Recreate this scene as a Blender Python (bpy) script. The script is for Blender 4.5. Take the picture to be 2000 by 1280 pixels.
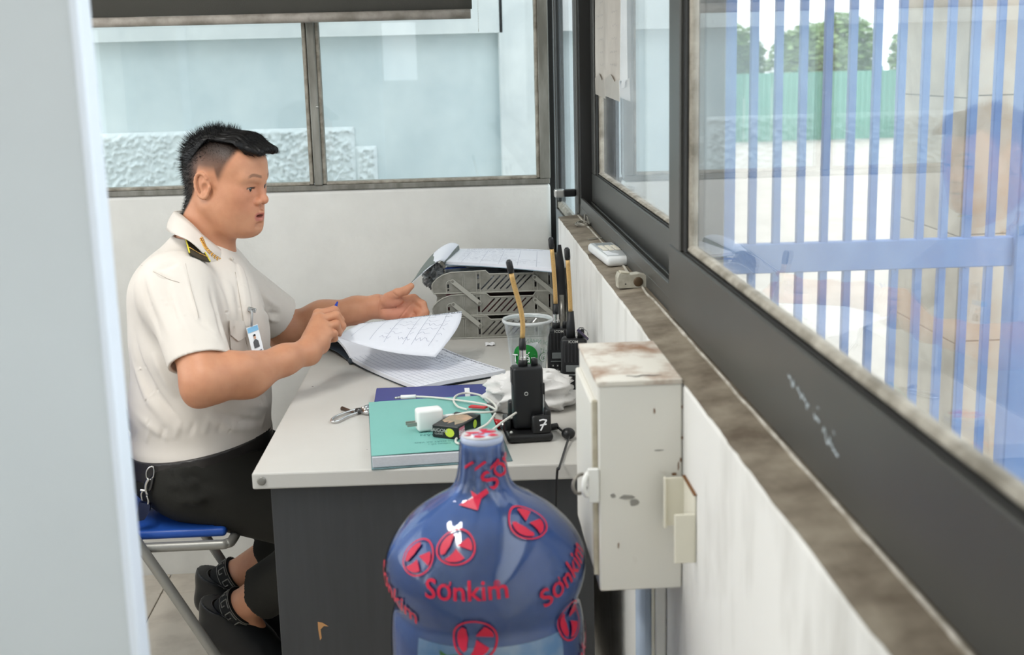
import bpy, bmesh, math, random
import numpy as np
from mathutils import Vector, Matrix, noise
random.seed(7); np.random.seed(7)
SC = bpy.context.scene
COL = SC.collection
for o in list(bpy.data.objects): bpy.data.objects.remove(o)

# ------------------------------------------------------------------ camera
F_PX = 2450.0
def cam_axes(pitch, yaw, roll):
    cy, sy = math.cos(yaw), math.sin(yaw)
    f = np.array([sy*math.cos(pitch), cy*math.cos(pitch), -math.sin(pitch)])
    r = np.array([cy, -sy, 0.0]); u = np.cross(r, f)
    c, s = math.cos(roll), math.sin(roll)
    return c*r+s*u, -s*r+c*u, f
CR, CU, CF = cam_axes(math.radians(12.0), math.radians(2.83), math.radians(-1.47))
cam = bpy.data.cameras.new('camera'); camo = bpy.data.objects.new('camera', cam); COL.objects.link(camo)
camo.matrix_world = Matrix(((CR[0], CU[0], -CF[0], 0), (CR[1], CU[1], -CF[1], 0), (CR[2], CU[2], -CF[2], 1.406), (0, 0, 0, 1)))
cam.sensor_width = 36.0; cam.lens = F_PX/2000*36.0; cam.clip_start = .05; cam.clip_end = 300
cam.dof.use_dof = True; cam.dof.focus_distance = 2.7; cam.dof.aperture_fstop = 6.3
SC.camera = camo

# ------------------------------------------------------------------ world, sun, lamps, exposure
w = bpy.data.worlds.new('overcast'); SC.world = w; w.use_nodes = True
bg = w.node_tree.nodes['Background']
bg.inputs[0].default_value = (.93, .97, 1.0, 1); bg.inputs[1].default_value = 2.4
sun = bpy.data.lights.new('sun', 'SUN'); sun.energy = 2.2; sun.angle = math.radians(12); sun.color = (1, .96, .9)
suno = bpy.data.objects.new('sun', sun); COL.objects.link(suno)
suno.rotation_euler = (math.radians(38), 0, math.radians(215)); suno.location = (3, 6, 8)
vs = SC.view_settings
vs.view_transform = 'Standard'; vs.look = 'None'; vs.gamma = 1; vs.use_curve_mapping = False; vs.exposure = 0.2
CEIL_W = 20.0

# ------------------------------------------------------------------ helpers
def s2l(r, g, b):
    f = lambda c: ((c/255+.055)/1.055)**2.4 if c > 10 else c/255/12.92
    return (f(r), f(g), f(b), 1)
MATS = {}
def mat(name, rgb, rough=.5, metal=0, var=0, vs_=12, dark=None, bump=0, bs=60, spec=.5, trans=0, alpha=1, coat=0, emit=0, detail=4, sss=0, lo=.35, hi=.7, stretch=None, ior=1.45):
    if name in MATS: return MATS[name]
    m = bpy.data.materials.new(name); m.use_nodes = True; nt = m.node_tree
    p = nt.nodes['Principled BSDF']; c = s2l(*rgb)
    p.inputs['Base Color'].default_value = c; p.inputs['Roughness'].default_value = rough; p.inputs['Metallic'].default_value = metal
    p.inputs['Specular IOR Level'].default_value = spec; p.inputs['IOR'].default_value = ior
    if trans: p.inputs['Transmission Weight'].default_value = trans
    if alpha < 1: p.inputs['Alpha'].default_value = alpha
    if coat: p.inputs['Coat Weight'].default_value = coat; p.inputs['Coat Roughness'].default_value = .08
    if sss:
        p.inputs['Subsurface Weight'].default_value = sss; p.inputs['Subsurface Radius'].default_value = (1, .35, .18); p.inputs['Subsurface Scale'].default_value = .006
    if emit: p.inputs['Emission Color'].default_value = c; p.inputs['Emission Strength'].default_value = emit
    tc = nt.nodes.new('ShaderNodeTexCoord'); vec = tc.outputs['Object']
    if stretch:
        mp = nt.nodes.new('ShaderNodeMapping'); mp.inputs['Scale'].default_value = stretch; nt.links.new(vec, mp.inputs[0]); vec = mp.outputs[0]
    if var or dark:
        n = nt.nodes.new('ShaderNodeTexNoise'); n.inputs['Scale'].default_value = vs_; n.inputs['Detail'].default_value = detail; n.inputs['Roughness'].default_value = .6
        nt.links.new(vec, n.inputs['Vector'])
        rp = nt.nodes.new('ShaderNodeValToRGB'); rp.color_ramp.elements[0].position = lo; rp.color_ramp.elements[1].position = hi
        d = s2l(*dark) if dark else tuple(x*(1-var) for x in c[:3])+(1,)
        rp.color_ramp.elements[0].color = d; rp.color_ramp.elements[1].color = c
        nt.links.new(n.outputs['Fac'], rp.inputs[0]); nt.links.new(rp.outputs[0], p.inputs['Base Color'])
    if bump:
        n2 = nt.nodes.new('ShaderNodeTexNoise'); n2.inputs['Scale'].default_value = bs; n2.inputs['Detail'].default_value = 5
        nt.links.new(vec, n2.inputs['Vector'])
        b = nt.nodes.new('ShaderNodeBump'); b.inputs['Strength'].default_value = bump; b.inputs['Distance'].default_value = .004
        nt.links.new(n2.outputs['Fac'], b.inputs['Height']); nt.links.new(b.outputs[0], p.inputs['Normal'])
    MATS[name] = m; return m
def glass_mat(name, tint=(240, 250, 250), dust=.06, refl=1.0, dustcol=(225, 232, 235), scale=3):
    m = bpy.data.materials.new(name); m.use_nodes = True; nt = m.node_tree; nt.nodes.clear()
    out = nt.nodes.new('ShaderNodeOutputMaterial'); tr = nt.nodes.new('ShaderNodeBsdfTransparent'); gl = nt.nodes.new('ShaderNodeBsdfGlossy'); df = nt.nodes.new('ShaderNodeBsdfTranslucent'); dd = nt.nodes.new('ShaderNodeBsdfDiffuse')
    tr.inputs[0].default_value = s2l(*tint); gl.inputs['Roughness'].default_value = .01; gl.inputs[0].default_value = (refl, refl, refl, 1)
    df.inputs[0].default_value = s2l(*dustcol); dd.inputs[0].default_value = s2l(*dustcol)
    fr = nt.nodes.new('ShaderNodeFresnel'); ge = nt.nodes.new('ShaderNodeNewGeometry'); im = nt.nodes.new('ShaderNodeMapRange'); im.inputs['To Min'].default_value = 1.5; im.inputs['To Max'].default_value = 1/1.5
    nt.links.new(ge.outputs['Backfacing'], im.inputs['Value']); nt.links.new(im.outputs[0], fr.inputs[0])   # same reflectance on both faces of the pane
    mx = nt.nodes.new('ShaderNodeMixShader'); mx2 = nt.nodes.new('ShaderNodeMixShader'); mx3 = nt.nodes.new('ShaderNodeMixShader')
    nt.links.new(fr.outputs[0], mx.inputs[0]); nt.links.new(tr.outputs[0], mx.inputs[1]); nt.links.new(gl.outputs[0], mx.inputs[2])
    mx3.inputs[0].default_value = .5; nt.links.new(df.outputs[0], mx3.inputs[1]); nt.links.new(dd.outputs[0], mx3.inputs[2])
    tc = nt.nodes.new('ShaderNodeTexCoord'); n = nt.nodes.new('ShaderNodeTexNoise'); n.inputs['Scale'].default_value = scale; n.inputs['Detail'].default_value = 8
    mp = nt.nodes.new('ShaderNodeMapping'); mp.inputs['Scale'].default_value = (2.5, 2.5, .7); nt.links.new(tc.outputs['Object'], mp.inputs[0]); nt.links.new(mp.outputs[0], n.inputs['Vector'])
    mr = nt.nodes.new('ShaderNodeMapRange'); mr.inputs['From Min'].default_value = .3; mr.inputs['From Max'].default_value = .75; mr.inputs['To Min'].default_value = dust*.55; mr.inputs['To Max'].default_value = dust*1.6
    nt.links.new(n.outputs['Fac'], mr.inputs['Value']); nt.links.new(mr.outputs[0], mx2.inputs[0])
    nt.links.new(mx.outputs[0], mx2.inputs[1]); nt.links.new(mx3.outputs[0], mx2.inputs[2]); nt.links.new(mx2.outputs[0], out.inputs[0])
    return m

def tag(o, label=None, cat=None, group=None, kind=None):
    if label: o['label'] = label
    if cat: o['category'] = cat
    if group: o['group'] = group
    if kind: o['kind'] = kind
    return o
def thing(name, loc=(0, 0, 0), rz=0, label=None, cat=None, group=None, kind=None):
    o = bpy.data.objects.new(name, None); COL.objects.link(o); o.location = loc; o.rotation_euler = (0, 0, rz); o.empty_display_size = .05
    return tag(o, label, cat, group, kind)
def copy_tree(o, parent=None):
    c = o.copy(); COL.objects.link(c); c.parent = parent
    for ch in list(o.children): copy_tree(ch, c)
    return c
class G:
    """collects geometry of ONE part"""
    def __init__(s): s.V = []; s.F = []
    def add(s, V, F):
        n = len(s.V); s.V += [tuple(v) for v in V]; s.F += [tuple(i+n for i in f) for f in F]; return s
    def box(s, lo, hi, R=None, c=None):
        x0, y0, z0 = lo; x1, y1, z1 = hi
        V = [(x0, y0, z0), (x1, y0, z0), (x1, y1, z0), (x0, y1, z0), (x0, y0, z1), (x1, y0, z1), (x1, y1, z1), (x0, y1, z1)]
        if R is not None:
            c = Vector(c) if c is not None else Vector([(a+b)/2 for a, b in zip(lo, hi)])
            V = [tuple(R @ (Vector(v)-c)+c) for v in V]
        return s.add(V, [(0, 3, 2, 1), (4, 5, 6, 7), (0, 1, 5, 4), (1, 2, 6, 5), (2, 3, 7, 6), (3, 0, 4, 7)])
    def bev(s, lo, hi, b=.003, seg=2, R=None, c=None):
        bm = bmesh.new(); bmesh.ops.create_cube(bm, size=1)
        S = [h-l for l, h in zip(lo, hi)]; C = [(h+l)/2 for l, h in zip(lo, hi)]
        for v in bm.verts: v.co = Vector([v.co[i]*S[i] for i in range(3)])
        bmesh.ops.bevel(bm, geom=bm.edges[:], offset=min(b, min(S)*.45), segments=seg, affect='EDGES', profile=.5)
        bm.verts.index_update()
        cc = Vector(C); piv = Vector(c) if c is not None else cc
        V = [v.co+cc for v in bm.verts]
        if R is not None: V = [R @ (v-piv)+piv for v in V]
        F = [tuple(v.index for v in f.verts) for f in bm.faces]; bm.free()
        return s.add(V, F)
    def tube(s, P, r, n=8, closed=False, cap=True):
        P = [Vector(p) for p in P]; m = len(P); rr = r if hasattr(r, '__len__') else [r]*m
        V = []; prev = None
        for i in range(m):
            if closed: t = P[(i+1) % m]-P[i-1]
            else: t = P[min(i+1, m-1)]-P[max(i-1, 0)]
            t = t.normalized() if t.length > 1e-9 else Vector((0, 0, 1))
            if prev is None:
                a = Vector((0, 0, 1)) if abs(t.z) < .9 else Vector((1, 0, 0)); nrm = (a-t*a.dot(t)).normalized()
            else:
                nrm = prev-t*prev.dot(t); nrm = nrm.normalized() if nrm.length > 1e-6 else prev
            prev = nrm; b = t.cross(nrm)
            for k in range(n):
                a = 2*math.pi*k/n; V.append(P[i]+(nrm*math.cos(a)+b*math.sin(a))*rr[i])
        F = []
        for i in range(m if closed else m-1):
            j = (i+1) % m
            for k in range(n): F.append((i*n+k, i*n+(k+1) % n, j*n+(k+1) % n, j*n+k))
        if cap and not closed: F += [tuple(range(n-1, -1, -1)), tuple((m-1)*n+k for k in range(n))]
        return s.add(V, F)
    def lathe(s, prof, n=32, M=None, cap=True):
        V = []; F = []
        for (r, z) in prof:
            for k in range(n):
                a = 2*math.pi*k/n; V.append(Vector((r*math.cos(a), r*math.sin(a), z)))
        for i in range(len(prof)-1):
            for k in range(n): F.append((i*n+k, i*n+(k+1) % n, (i+1)*n+(k+1) % n, (i+1)*n+k))
        if cap: F += [tuple(range(n-1, -1, -1)), tuple((len(prof)-1)*n+k for k in range(n))]
        if M is not None: V = [M @ v for v in V]
        return s.add(V, F)
    def prism(s, poly, t, M=None):
        """2D polygon (x,y) extruded from z=0 to z=t, then moved by M"""
        n = len(poly); V = [Vector((x, y, 0)) for x, y in poly]+[Vector((x, y, t)) for x, y in poly]
        F = [tuple(range(n-1, -1, -1)), tuple(range(n, 2*n))]+[(i, (i+1) % n, n+(i+1) % n, n+i) for i in range(n)]
        if M is not None: V = [M @ v for v in V]
        return s.add(V, F)
    def ball(s, c, r, n=10, sc=(1, 1, 1)):
        prof = [(max(1e-4, r*math.sin(math.pi*i/n)), -r*math.cos(math.pi*i/n)) for i in range(n+1)]
        return s.lathe(prof, n*2, Matrix.Translation(c) @ Matrix.Diagonal((sc[0], sc[1], sc[2], 1)))
    def grid(s, fn, nu, nv):
        V = [fn(i/nu, j/nv) for j in range(nv+1) for i in range(nu+1)]
        F = [(j*(nu+1)+i, j*(nu+1)+i+1, (j+1)*(nu+1)+i+1, (j+1)*(nu+1)+i) for j in range(nv) for i in range(nu)]
        return s.add(V, F)
    def sheet(s, fn, nu, nv, t):
        """grid with thickness t below the surface"""
        e = 1e-3
        def nrm(u, v):
            a = Vector(fn(min(u+e, 1), v))-Vector(fn(max(u-e, 0), v)); b = Vector(fn(u, min(v+e, 1)))-Vector(fn(u, max(v-e, 0)))
            return a.cross(b).normalized()
        top = [Vector(fn(i/nu, j/nv)) for j in range(nv+1) for i in range(nu+1)]
        bot = [p-nrm(i/nu, j/nv)*t for (p, (i, j)) in zip(top, [(i, j) for j in range(nv+1) for i in range(nu+1)])]
        N = len(top); q = lambda i, j: j*(nu+1)+i
        F = []
        for j in range(nv):
            for i in range(nu):
                F.append((q(i, j), q(i+1, j), q(i+1, j+1), q(i, j+1))); F.append((N+q(i, j), N+q(i, j+1), N+q(i+1, j+1), N+q(i+1, j)))
        for i in range(nu): F.append((q(i, 0), N+q(i, 0), N+q(i+1, 0), q(i+1, 0))); F.append((q(i, nv), q(i+1, nv), N+q(i+1, nv), N+q(i, nv)))
        for j in range(nv): F.append((q(0, j), q(0, j+1), N+q(0, j+1), N+q(0, j))); F.append((q(nu, j), N+q(nu, j), N+q(nu, j+1), q(nu, j+1)))
        return s.add(top+bot, F)
    def done(s, name, m, parent=None, smooth=False, label=None, cat=None, group=None, kind=None, loc=None, rz=0, auto=None):
        me = bpy.data.meshes.new(name); me.from_pydata([tuple(v) for v in s.V], [], s.F)
        if m is not None: me.materials.append(m)
        if smooth: me.polygons.foreach_set('use_smooth', [True]*len(me.polygons))
        me.update()
        if auto is not None:
            me.polygons.foreach_set('use_smooth', [True]*len(me.polygons)); me.set_sharp_from_angle(angle=math.radians(auto))
        o = bpy.data.objects.new(name, me); COL.objects.link(o)
        if parent is not None: o.parent = parent
        if loc is not None: o.location = loc
        if rz: o.rotation_euler = (0, 0, rz)
        return tag(o, label, cat, group, kind)
def RZ(d): return Matrix.Rotation(math.radians(d), 3, 'Z')
def RX(d): return Matrix.Rotation(math.radians(d), 3, 'X')
def RY(d): return Matrix.Rotation(math.radians(d), 3, 'Y')
def arc(c, r, a0, a1, n, ax=(1, 0, 0), ay=(0, 0, 1)):
    c = Vector(c); ax = Vector(ax); ay = Vector(ay)
    return [c+ax*r*math.cos(math.radians(a0+(a1-a0)*i/n))+ay*r*math.sin(math.radians(a0+(a1-a0)*i/n)) for i in range(n+1)]
def spline(P, n=8, closed=False):
    P = [Vector(p) for p in P]; m = len(P); out = []
    for i in range(m if closed else m-1):
        p0 = P[i-1] if (i or closed) else P[0]; p1 = P[i]; p2 = P[(i+1) % m]; p3 = P[(i+2) % m] if (closed or i+2 < m) else P[-1]
        for k in range(n):
            t = k/n; out.append(.5*((2*p1)+(p2-p0)*t+(2*p0-5*p1+4*p2-p3)*t*t+(3*p1-p0-3*p2+p3)*t**3))
    if not closed: out.append(P[-1])
    return out
_TC = {}
def text_geo(s, bold=0, sub=0):
    """text as (V2, F), cap height about .7, origin at the centre"""
    k = (s, bold, sub)
    if k in _TC: return _TC[k]
    cu = bpy.data.curves.new('txt', 'FONT'); cu.body = s; cu.size = 1; cu.resolution_u = 3; cu.offset = bold; cu.align_x = 'CENTER'; cu.align_y = 'CENTER'; cu.fill_mode = 'FRONT'
    o = bpy.data.objects.new('txt', cu); COL.objects.link(o); dg = bpy.context.evaluated_depsgraph_get(); me = bpy.data.meshes.new_from_object(o.evaluated_get(dg))
    bm = bmesh.new(); bm.from_mesh(me); bmesh.ops.triangulate(bm, faces=bm.faces[:])
    for _ in range(sub):
        L = [e for e in bm.edges if e.calc_length() > .18]
        if L: bmesh.ops.subdivide_edges(bm, edges=L, cuts=1)
        bmesh.ops.triangulate(bm, faces=bm.faces[:])
    bm.verts.index_update(); V = [(v.co.x, v.co.y) for v in bm.verts]; F = [tuple(v.index for v in f.verts) for f in bm.faces]
    bm.free(); bpy.data.objects.remove(o); bpy.data.curves.remove(cu); bpy.data.meshes.remove(me)
    _TC[k] = (V, F); return _TC[k]
def text_on(g, s, size, fn, bold=0, sub=0):
    """fn(x,y) in metres -> 3D point"""
    V, F = text_geo(s, bold, sub); return g.add([fn(x*size, y*size) for x, y in V], F)
def scribble(g, fn, u0, u1, v, h, rng, wd, step=.4):
    """a line of handwriting: thin strokes in (u,v) metres, mapped by fn"""
    u = u0
    while u < u1:
        L = rng.uniform(1.5, 5)*h
        pts = []; x = u
        while x < min(u+L, u1):
            pts.append((x, v+rng.uniform(-.5, .5)*h)); x += h*step
        for a, b in zip(pts, pts[1:]):
            dx, dy = b[0]-a[0], b[1]-a[1]; l = math.hypot(dx, dy)+1e-9; nx, ny = -dy/l*wd/2, dx/l*wd/2
            g.add([fn(a[0]-nx, a[1]-ny), fn(b[0]-nx, b[1]-ny), fn(b[0]+nx, b[1]+ny), fn(a[0]+nx, a[1]+ny)], [(0, 1, 2, 3)])
        u += L+h*rng.uniform(.6, 1.5)
def rule(g, fn, a, b, wd, n=1):
    for i in range(n):
        p = (a[0]+(b[0]-a[0])*i/n, a[1]+(b[1]-a[1])*i/n); q = (a[0]+(b[0]-a[0])*(i+1)/n, a[1]+(b[1]-a[1])*(i+1)/n)
        dx, dy = q[0]-p[0], q[1]-p[1]; l = math.hypot(dx, dy); nx, ny = -dy/l*wd/2, dx/l*wd/2
        g.add([fn(p[0]-nx, p[1]-ny), fn(q[0]-nx, q[1]-ny), fn(q[0]+nx, q[1]+ny), fn(p[0]+nx, p[1]+ny)], [(0, 1, 2, 3)])
# ------------------------------------------------------------------ the room
XW, YB, XL, YF, ZC = .283, 3.40, -1.95, -1.4, 2.6
m_plaster = mat('white_plaster', (226, 225, 220), .75, var=.10, vs_=5, bump=.35, bs=45, lo=.3, hi=.62)
m_plaster2 = mat('white_plaster_scuffed', (230, 229, 225), .7, dark=(196, 194, 188), vs_=9, bump=.25, bs=60, stretch=(1, 1, .35), lo=.25, hi=.5)
m_ceil = mat('ceiling_paint', (238, 238, 236), .85)
m_tile = mat('beige_floor_tile', (206, 197, 184), .32, dark=(176, 166, 153), vs_=7, bump=.05, lo=.28, hi=.55)
m_grout = mat('tile_grout', (150, 142, 132), .9)
m_alu = mat('dark_grey_aluminium', (80, 80, 77), .38, metal=.25, var=.12, vs_=6)
m_aludk = mat('black_gasket', (28, 28, 27), .5)
m_bead = mat('dusty_glazing_bead', (176, 170, 158), .7, dark=(120, 114, 102), vs_=30)
m_oldal = mat('old_grey_window_metal', (150, 149, 142), .5, metal=.3, dark=(112, 110, 102), vs_=25, stretch=(1, 1, .2))
m_sill = mat('dirty_concrete_sill', (150, 140, 124), .85, dark=(96, 84, 70), vs_=14, bump=.3, bs=120, lo=.3, hi=.66)
m_glassb = glass_mat('back_glass', (247, 251, 251), .05)
m_glassr = glass_mat('dusty_side_glass', (249, 251, 252), .045)
m_white = mat('white_paint', (236, 236, 232), .45, var=.05, vs_=8)

floor = G().box((XL, YF, -.06), (.42, 3.52, -.012)).done('floor', m_grout, kind='structure', label='beige tiled floor of the guard booth')
T = .5
tile = None
for i in range(6):
    for j in range(11):
        x0 = XL+i*T-.37; y0 = YF+j*T-.33
        xa, xb, ya, yb = max(x0, XL), min(x0+T-.003, .283), max(y0, YF), min(y0+T-.003, 3.40)
        if xb-xa < .05 or yb-ya < .05: continue
        g = G().bev((xa, ya, -.012), (xb, yb, 0), .0015, 1); g.done('tile', m_tile, floor)
G().box((XL-.15, YF-.15, ZC), (.45, YB+.15, ZC+.12)).done('ceiling', m_ceil, kind='structure', label='flat white ceiling of the booth')

# back wall with its window
wb = G().bev((XL, YB, -.05), (XW, YB+.13, 1.08), .012, 3).done('wall_back', m_plaster, kind='structure', label='white plastered back wall under the long window')
G().box((XL, YB, 2.3), (.45, YB+.13, ZC)).done('wall_upper', m_plaster, wb)
G().box((XL, YB, 1.08), (-1.75, YB+.13, 2.3)).done('wall_pier', m_plaster, wb)
w1 = thing('window_1', (0, 0, 0), label='two-pane fixed window in the back wall with a grey metal mullion', kind='structure')
def bar(name, lo, hi, m, p, b=.002): return G().bev(lo, hi, b, 1).done(name, m, p)
y0, y1 = YB-.004, YB+.05
bar('window_frame', (-1.75, y0, 1.078), (XW-.002, y1, 1.092), m_oldal, w1)
bar('window_frame', (XW-.028, y0, 1.092), (XW, y1, 2.3), m_oldal, w1)
bar('window_frame', (-1.75, y0, 2.28), (XW, y1, 2.3), m_oldal, w1)
bar('mullion', (-.352, y0-.006, 1.092), (-.330, y1, 2.28), m_oldal, w1, .003)
for x in (-.360, -.326): bar('glazing_bead', (x-.005, y0+.004, 1.094), (x+.005, y1-.01, 2.28), m_bead, w1)
bar('glazing_bead', (XW-.036, y0+.006, 1.094), (XW-.028, y1-.01, 2.28), m_bead, w1)
for xa, xb in ((-1.75, -.365), (-.321, XW-.036)): bar('glazing_bead', (xa, y0+.004, 1.092), (xb, y1-.012, 1.1), m_bead, w1)
for xa, xb in ((-1.75, -.356), (-.326, XW-.03)): G().box((xa, YB+.022, 1.09), (xb, YB+.026, 2.28)).done('pane', m_glassb, w1)
g = G().lathe([(.0001, .003), (.003, .002), (.004, 0)], 10, Matrix.Translation((-.333, y0-.006, 1.30)) @ Matrix.Rotation(math.pi/2, 4, 'X')); g.done('screw', mat('zinc', (190, 190, 186), .35, metal=.9), w1, smooth=True)

# right wall: low wall, sill, header
wr = G().bev((XW, YF, -.05), (.43, 3.19, 1.012), .006, 2).done('wall_right', m_plaster2, kind='structure', label='low white side wall below the sliding window')
g = G().grid(lambda u, v: (XW+.003*noise.noise((u*40, 0, 3))+.002*noise.noise((u*160, 5, 3))+v*.14, YF+.003+u*(3.186-YF), 1.0165 if v > .02 else 1.0125), 260, 3); g.done('sill_cement', m_sill, wr)
G().box((XW, YF, 2.3), (.45, 3.40, ZC)).done('wall_header', m_plaster2, wr)
# a ragged sealant line along the frame foot
g = G(); P = []
for i in range(300):
    yy = -.3+i*.0116; P.append((.3345-.002-.004*max(0, noise.noise((yy*9, 1, 0))), yy, 1.0175))
g.tube(P, [.0022+.002*max(0, noise.noise((p[1]*14, 7, 0))) for p in P], 6).done('sealant', mat('sealant', (205, 200, 190), .7, dark=(150, 143, 130), vs_=40), wr, smooth=True)

w2 = thing('window_2', (0, 0, 0), label='dark grey aluminium sliding window above the low side wall', kind='structure')
FX = .334
bar('outer_frame', (FX+.005, YF, 1.016), (.43, 3.195, 1.042), m_alu, w2)
bar('track_lip', (FX+.005, YF, 1.04), (FX+.012, 3.195, 1.062), m_alu, w2, .001)
bar('track_lip', (FX+.03, YF, 1.04), (FX+.034, 3.16, 1.052), m_alu, w2, .001)
bar('outer_frame', (FX+.005, 3.165, 1.042), (.43, 3.2, 2.3), m_aludk, w2)
bar('outer_frame', (FX+.001, 3.185, 1.02), (FX+.008, 3.205, 2.3), m_alu, w2, .001)
bar('outer_frame', (FX+.005, YF, 2.27), (.43, 3.195, 2.3), m_alu, w2)
def sash(x0, x1, ya, yb, z0, z1, rail, sty, bead, label):
    p = G().bev((x0, ya, z0), (x1, yb, z0+rail), .002, 1).done('sash', m_alu, w2, label=label)
    bar('stile', (x0, yb-sty, z0+rail), (x1, yb, z1), m_alu, p)
    bar('stile', (x0, ya, z0+rail), (x1, ya+sty, z1), m_alu, p)
    bar('top_rail', (x0, ya+sty, z1-.06), (x1, yb-sty, z1), m_alu, p)
    xm = (x0+x1)/2
    bar('gasket', (x0+.005, yb-sty-.022, z0+rail), (xm+.004, yb-sty, z1-.06), m_aludk, p)
    bar('glazing_bead', (x0+.009, yb-sty-.036, z0+rail+.004), (xm+.006, yb-sty-.022, z1-.06), m_bead, p)
    bar('gasket', (x0+.004, ya+sty, z0+rail), (xm+.004, yb-sty-.02, z0+rail+.003), m_aludk, p)
    bar('glazing_bead', (x0+.006, ya+sty, z0+rail+.003), (xm+.006, yb-sty-.03, z0+rail+bead), m_bead, p, .004)
    G().box((xm, ya+sty-.01, z0+rail), (xm+.004, yb-sty+.01, z1-.05)).done('pane', m_glassr, p)
    return p
near = sash(FX-.002, FX+.027, -.55, 1.862, 1.022, 2.27, .108, .085, .014, 'near sash with tall bottom rail')
far = sash(FX+.034, FX+.063, 1.775, 3.163, 1.052, 2.27, .072, .06, .010, 'far sash beyond the meeting stile')
sash(FX+.034, FX+.063, YF, -.5, 1.052, 2.27, .072, .06, .010, 'sash beside the camera')
# chalk handwriting on the near sash rail (illegible scrawl)
rng = random.Random(3); g = G()
fn = lambda u, v: (FX-.0026, 1.19-u, 1.095-.030*u/.16+v)
scribble(g, fn, 0, .075, 0, .0105, rng, .0026, .32); scribble(g, fn, .09, .165, -.001, .011, rng, .0026, .32)
for u in (.1, .148): scribble(g, fn, u, u+.006, .012, .004, rng, .0015, .4)
g.done('chalk_writing', mat('chalk', (186, 196, 200), .9), near, kind='stuff')

# narrow glazed door in the far corner
d1 = thing('door_1', (.335, 3.22, 0), label='narrow grey aluminium glass door in the far right corner', kind='structure')
bar('bottom_rail', (0, 0, .005), (.03, .72, .96), m_alu, d1)
bar('stile', (0, 0, .96), (.03, .05, 2.15), m_alu, d1); bar('stile', (0, .6, .96), (.03, .72, 2.15), m_alu, d1)
bar('top_rail', (0, .05, 2.05), (.03, .6, 2.15), m_alu, d1)
bar('glazing_bead', (.004, .05, .96), (.016, .6, .985), m_bead, d1, .006); bar('gasket', (.003, .56, .985), (.012, .6, 2.05), m_aludk, d1); 
G().box((.014, .04, .96), (.018, .61, 2.06)).done('pane', glass_mat('door_glass', (240, 246, 247), .06), d1)
h = G().bev((-.050, .012, 1.058), (0, .034, 1.077), .004, 2).done('handle', mat('black_plastic', (24, 24, 25), .35), d1)
G().bev((-.056, .010, 1.057), (-.030, .036, 1.078), .004, 2).done('handle_tip', mat('brushed_steel', (200, 200, 198), .3, metal=.9), h)
bar('jamb', (-.048, .23, .005), (-.034, .30, 2.3), m_aludk, d1); bar('jamb', (-.01, .74, .005), (.06, .8, 2.3), m_aludk, d1)
bar('door_header', (-.04, -.02, 2.16), (.05, .8, 2.3), m_alu, d1)

# left wall and the wall behind the camera: low walls with wide openings that let the daylight in
wl = G().box((XL-.13, YF, -.05), (XL, YB, 1.0)).done('wall_left', m_plaster2, kind='structure', label='low white wall on the left behind the open door')
G().box((XL-.13, YF, 2.3), (XL, YB, ZC)).done('wall_upper', m_plaster2, wl)
for y in (YF, .9, 3.1): G().box((XL-.13, y, 1.0), (XL, y+.3, 2.3)).done('wall_pier', m_plaster2, wl)
wf = G().box((XL, YF-.13, 2.3), (.45, YF, ZC)).done('wall_front', m_plaster2, kind='structure', label='white lintel wall behind the camera')
for x0, x1 in ((XL, -1.35), (-1.05, -.38), (-.16, .43)): G().box((x0, YF-.13, 1.0), (x1, YF, 2.3)).done('wall_pier', m_plaster2, wf)
G().box((XL, YF-.13, -.05), (.43, YF, 1.0)).done('low_wall', m_plaster2, wf)
for x0, x1 in ((-1.35, -1.05), (-.38, -.16)):
    G().box((x0, YF-.13, 1.72), (x1, YF, 2.3)).done('wall_panel', m_plaster2, wf); G().box((x0, YF-.13, 1.0), (x1, YF, 1.3)).done('wall_panel', m_plaster2, wf)

# the open white door leaf in the left foreground
d2 = thing('door_2', (-.2735, 1.0, 0), label='white open door leaf standing in the left foreground', kind='structure')
m_leaf = mat('door_white', (211, 218, 221), .5, var=.04, vs_=3); m_leafe = mat('door_edging', (232, 240, 250), .35)
G().bev((-.86, 0, .01), (-.004, .03, 2.1), .004, 2).done('leaf', m_leaf, d2)
G().bev((-.008, -.002, .01), (0, .034, 2.1), .003, 3).done('edging', m_leafe, d2)
for z in (.35, 1.7): G().lathe([(.008, -.05), (.008, .05)], 10, Matrix.Translation((-.868, .03, z))).done('hinge', MATS['zinc'], d2)
G().bev((-.90, -.02, 0), (-.862, .05, 2.16), .003, 1).done('door_post', m_leafe, d2)

# unseen fill light added on the ceiling, shaped as a twin tube batten
cl = thing('ceiling_fill', (-.85, 1.5, ZC), label='unseen fill light added on the ceiling, shaped as a twin tube batten', cat='lamp')
G().bev((-.06, -.6, -.04), (.06, .6, 0), .006, 2).done('batten', m_white, cl)
for x in (-.03, .03): G().tube([(x, -.58, -.058), (x, .58, -.058)], .013, 12).done('tube', mat('fill_tube', (250, 250, 245), .4, emit=3), cl, smooth=True)
al = bpy.data.lights.new('ceiling_fill_light', 'AREA'); al.shape = 'RECTANGLE'; al.size = .12; al.size_y = 1.15; al.energy = CEIL_W; al.color = (1, .98, .94)
alo = bpy.data.objects.new('ceiling_fill_light', al); COL.objects.link(alo); alo.parent = cl; alo.location = (0, 0, -.08)

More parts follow.
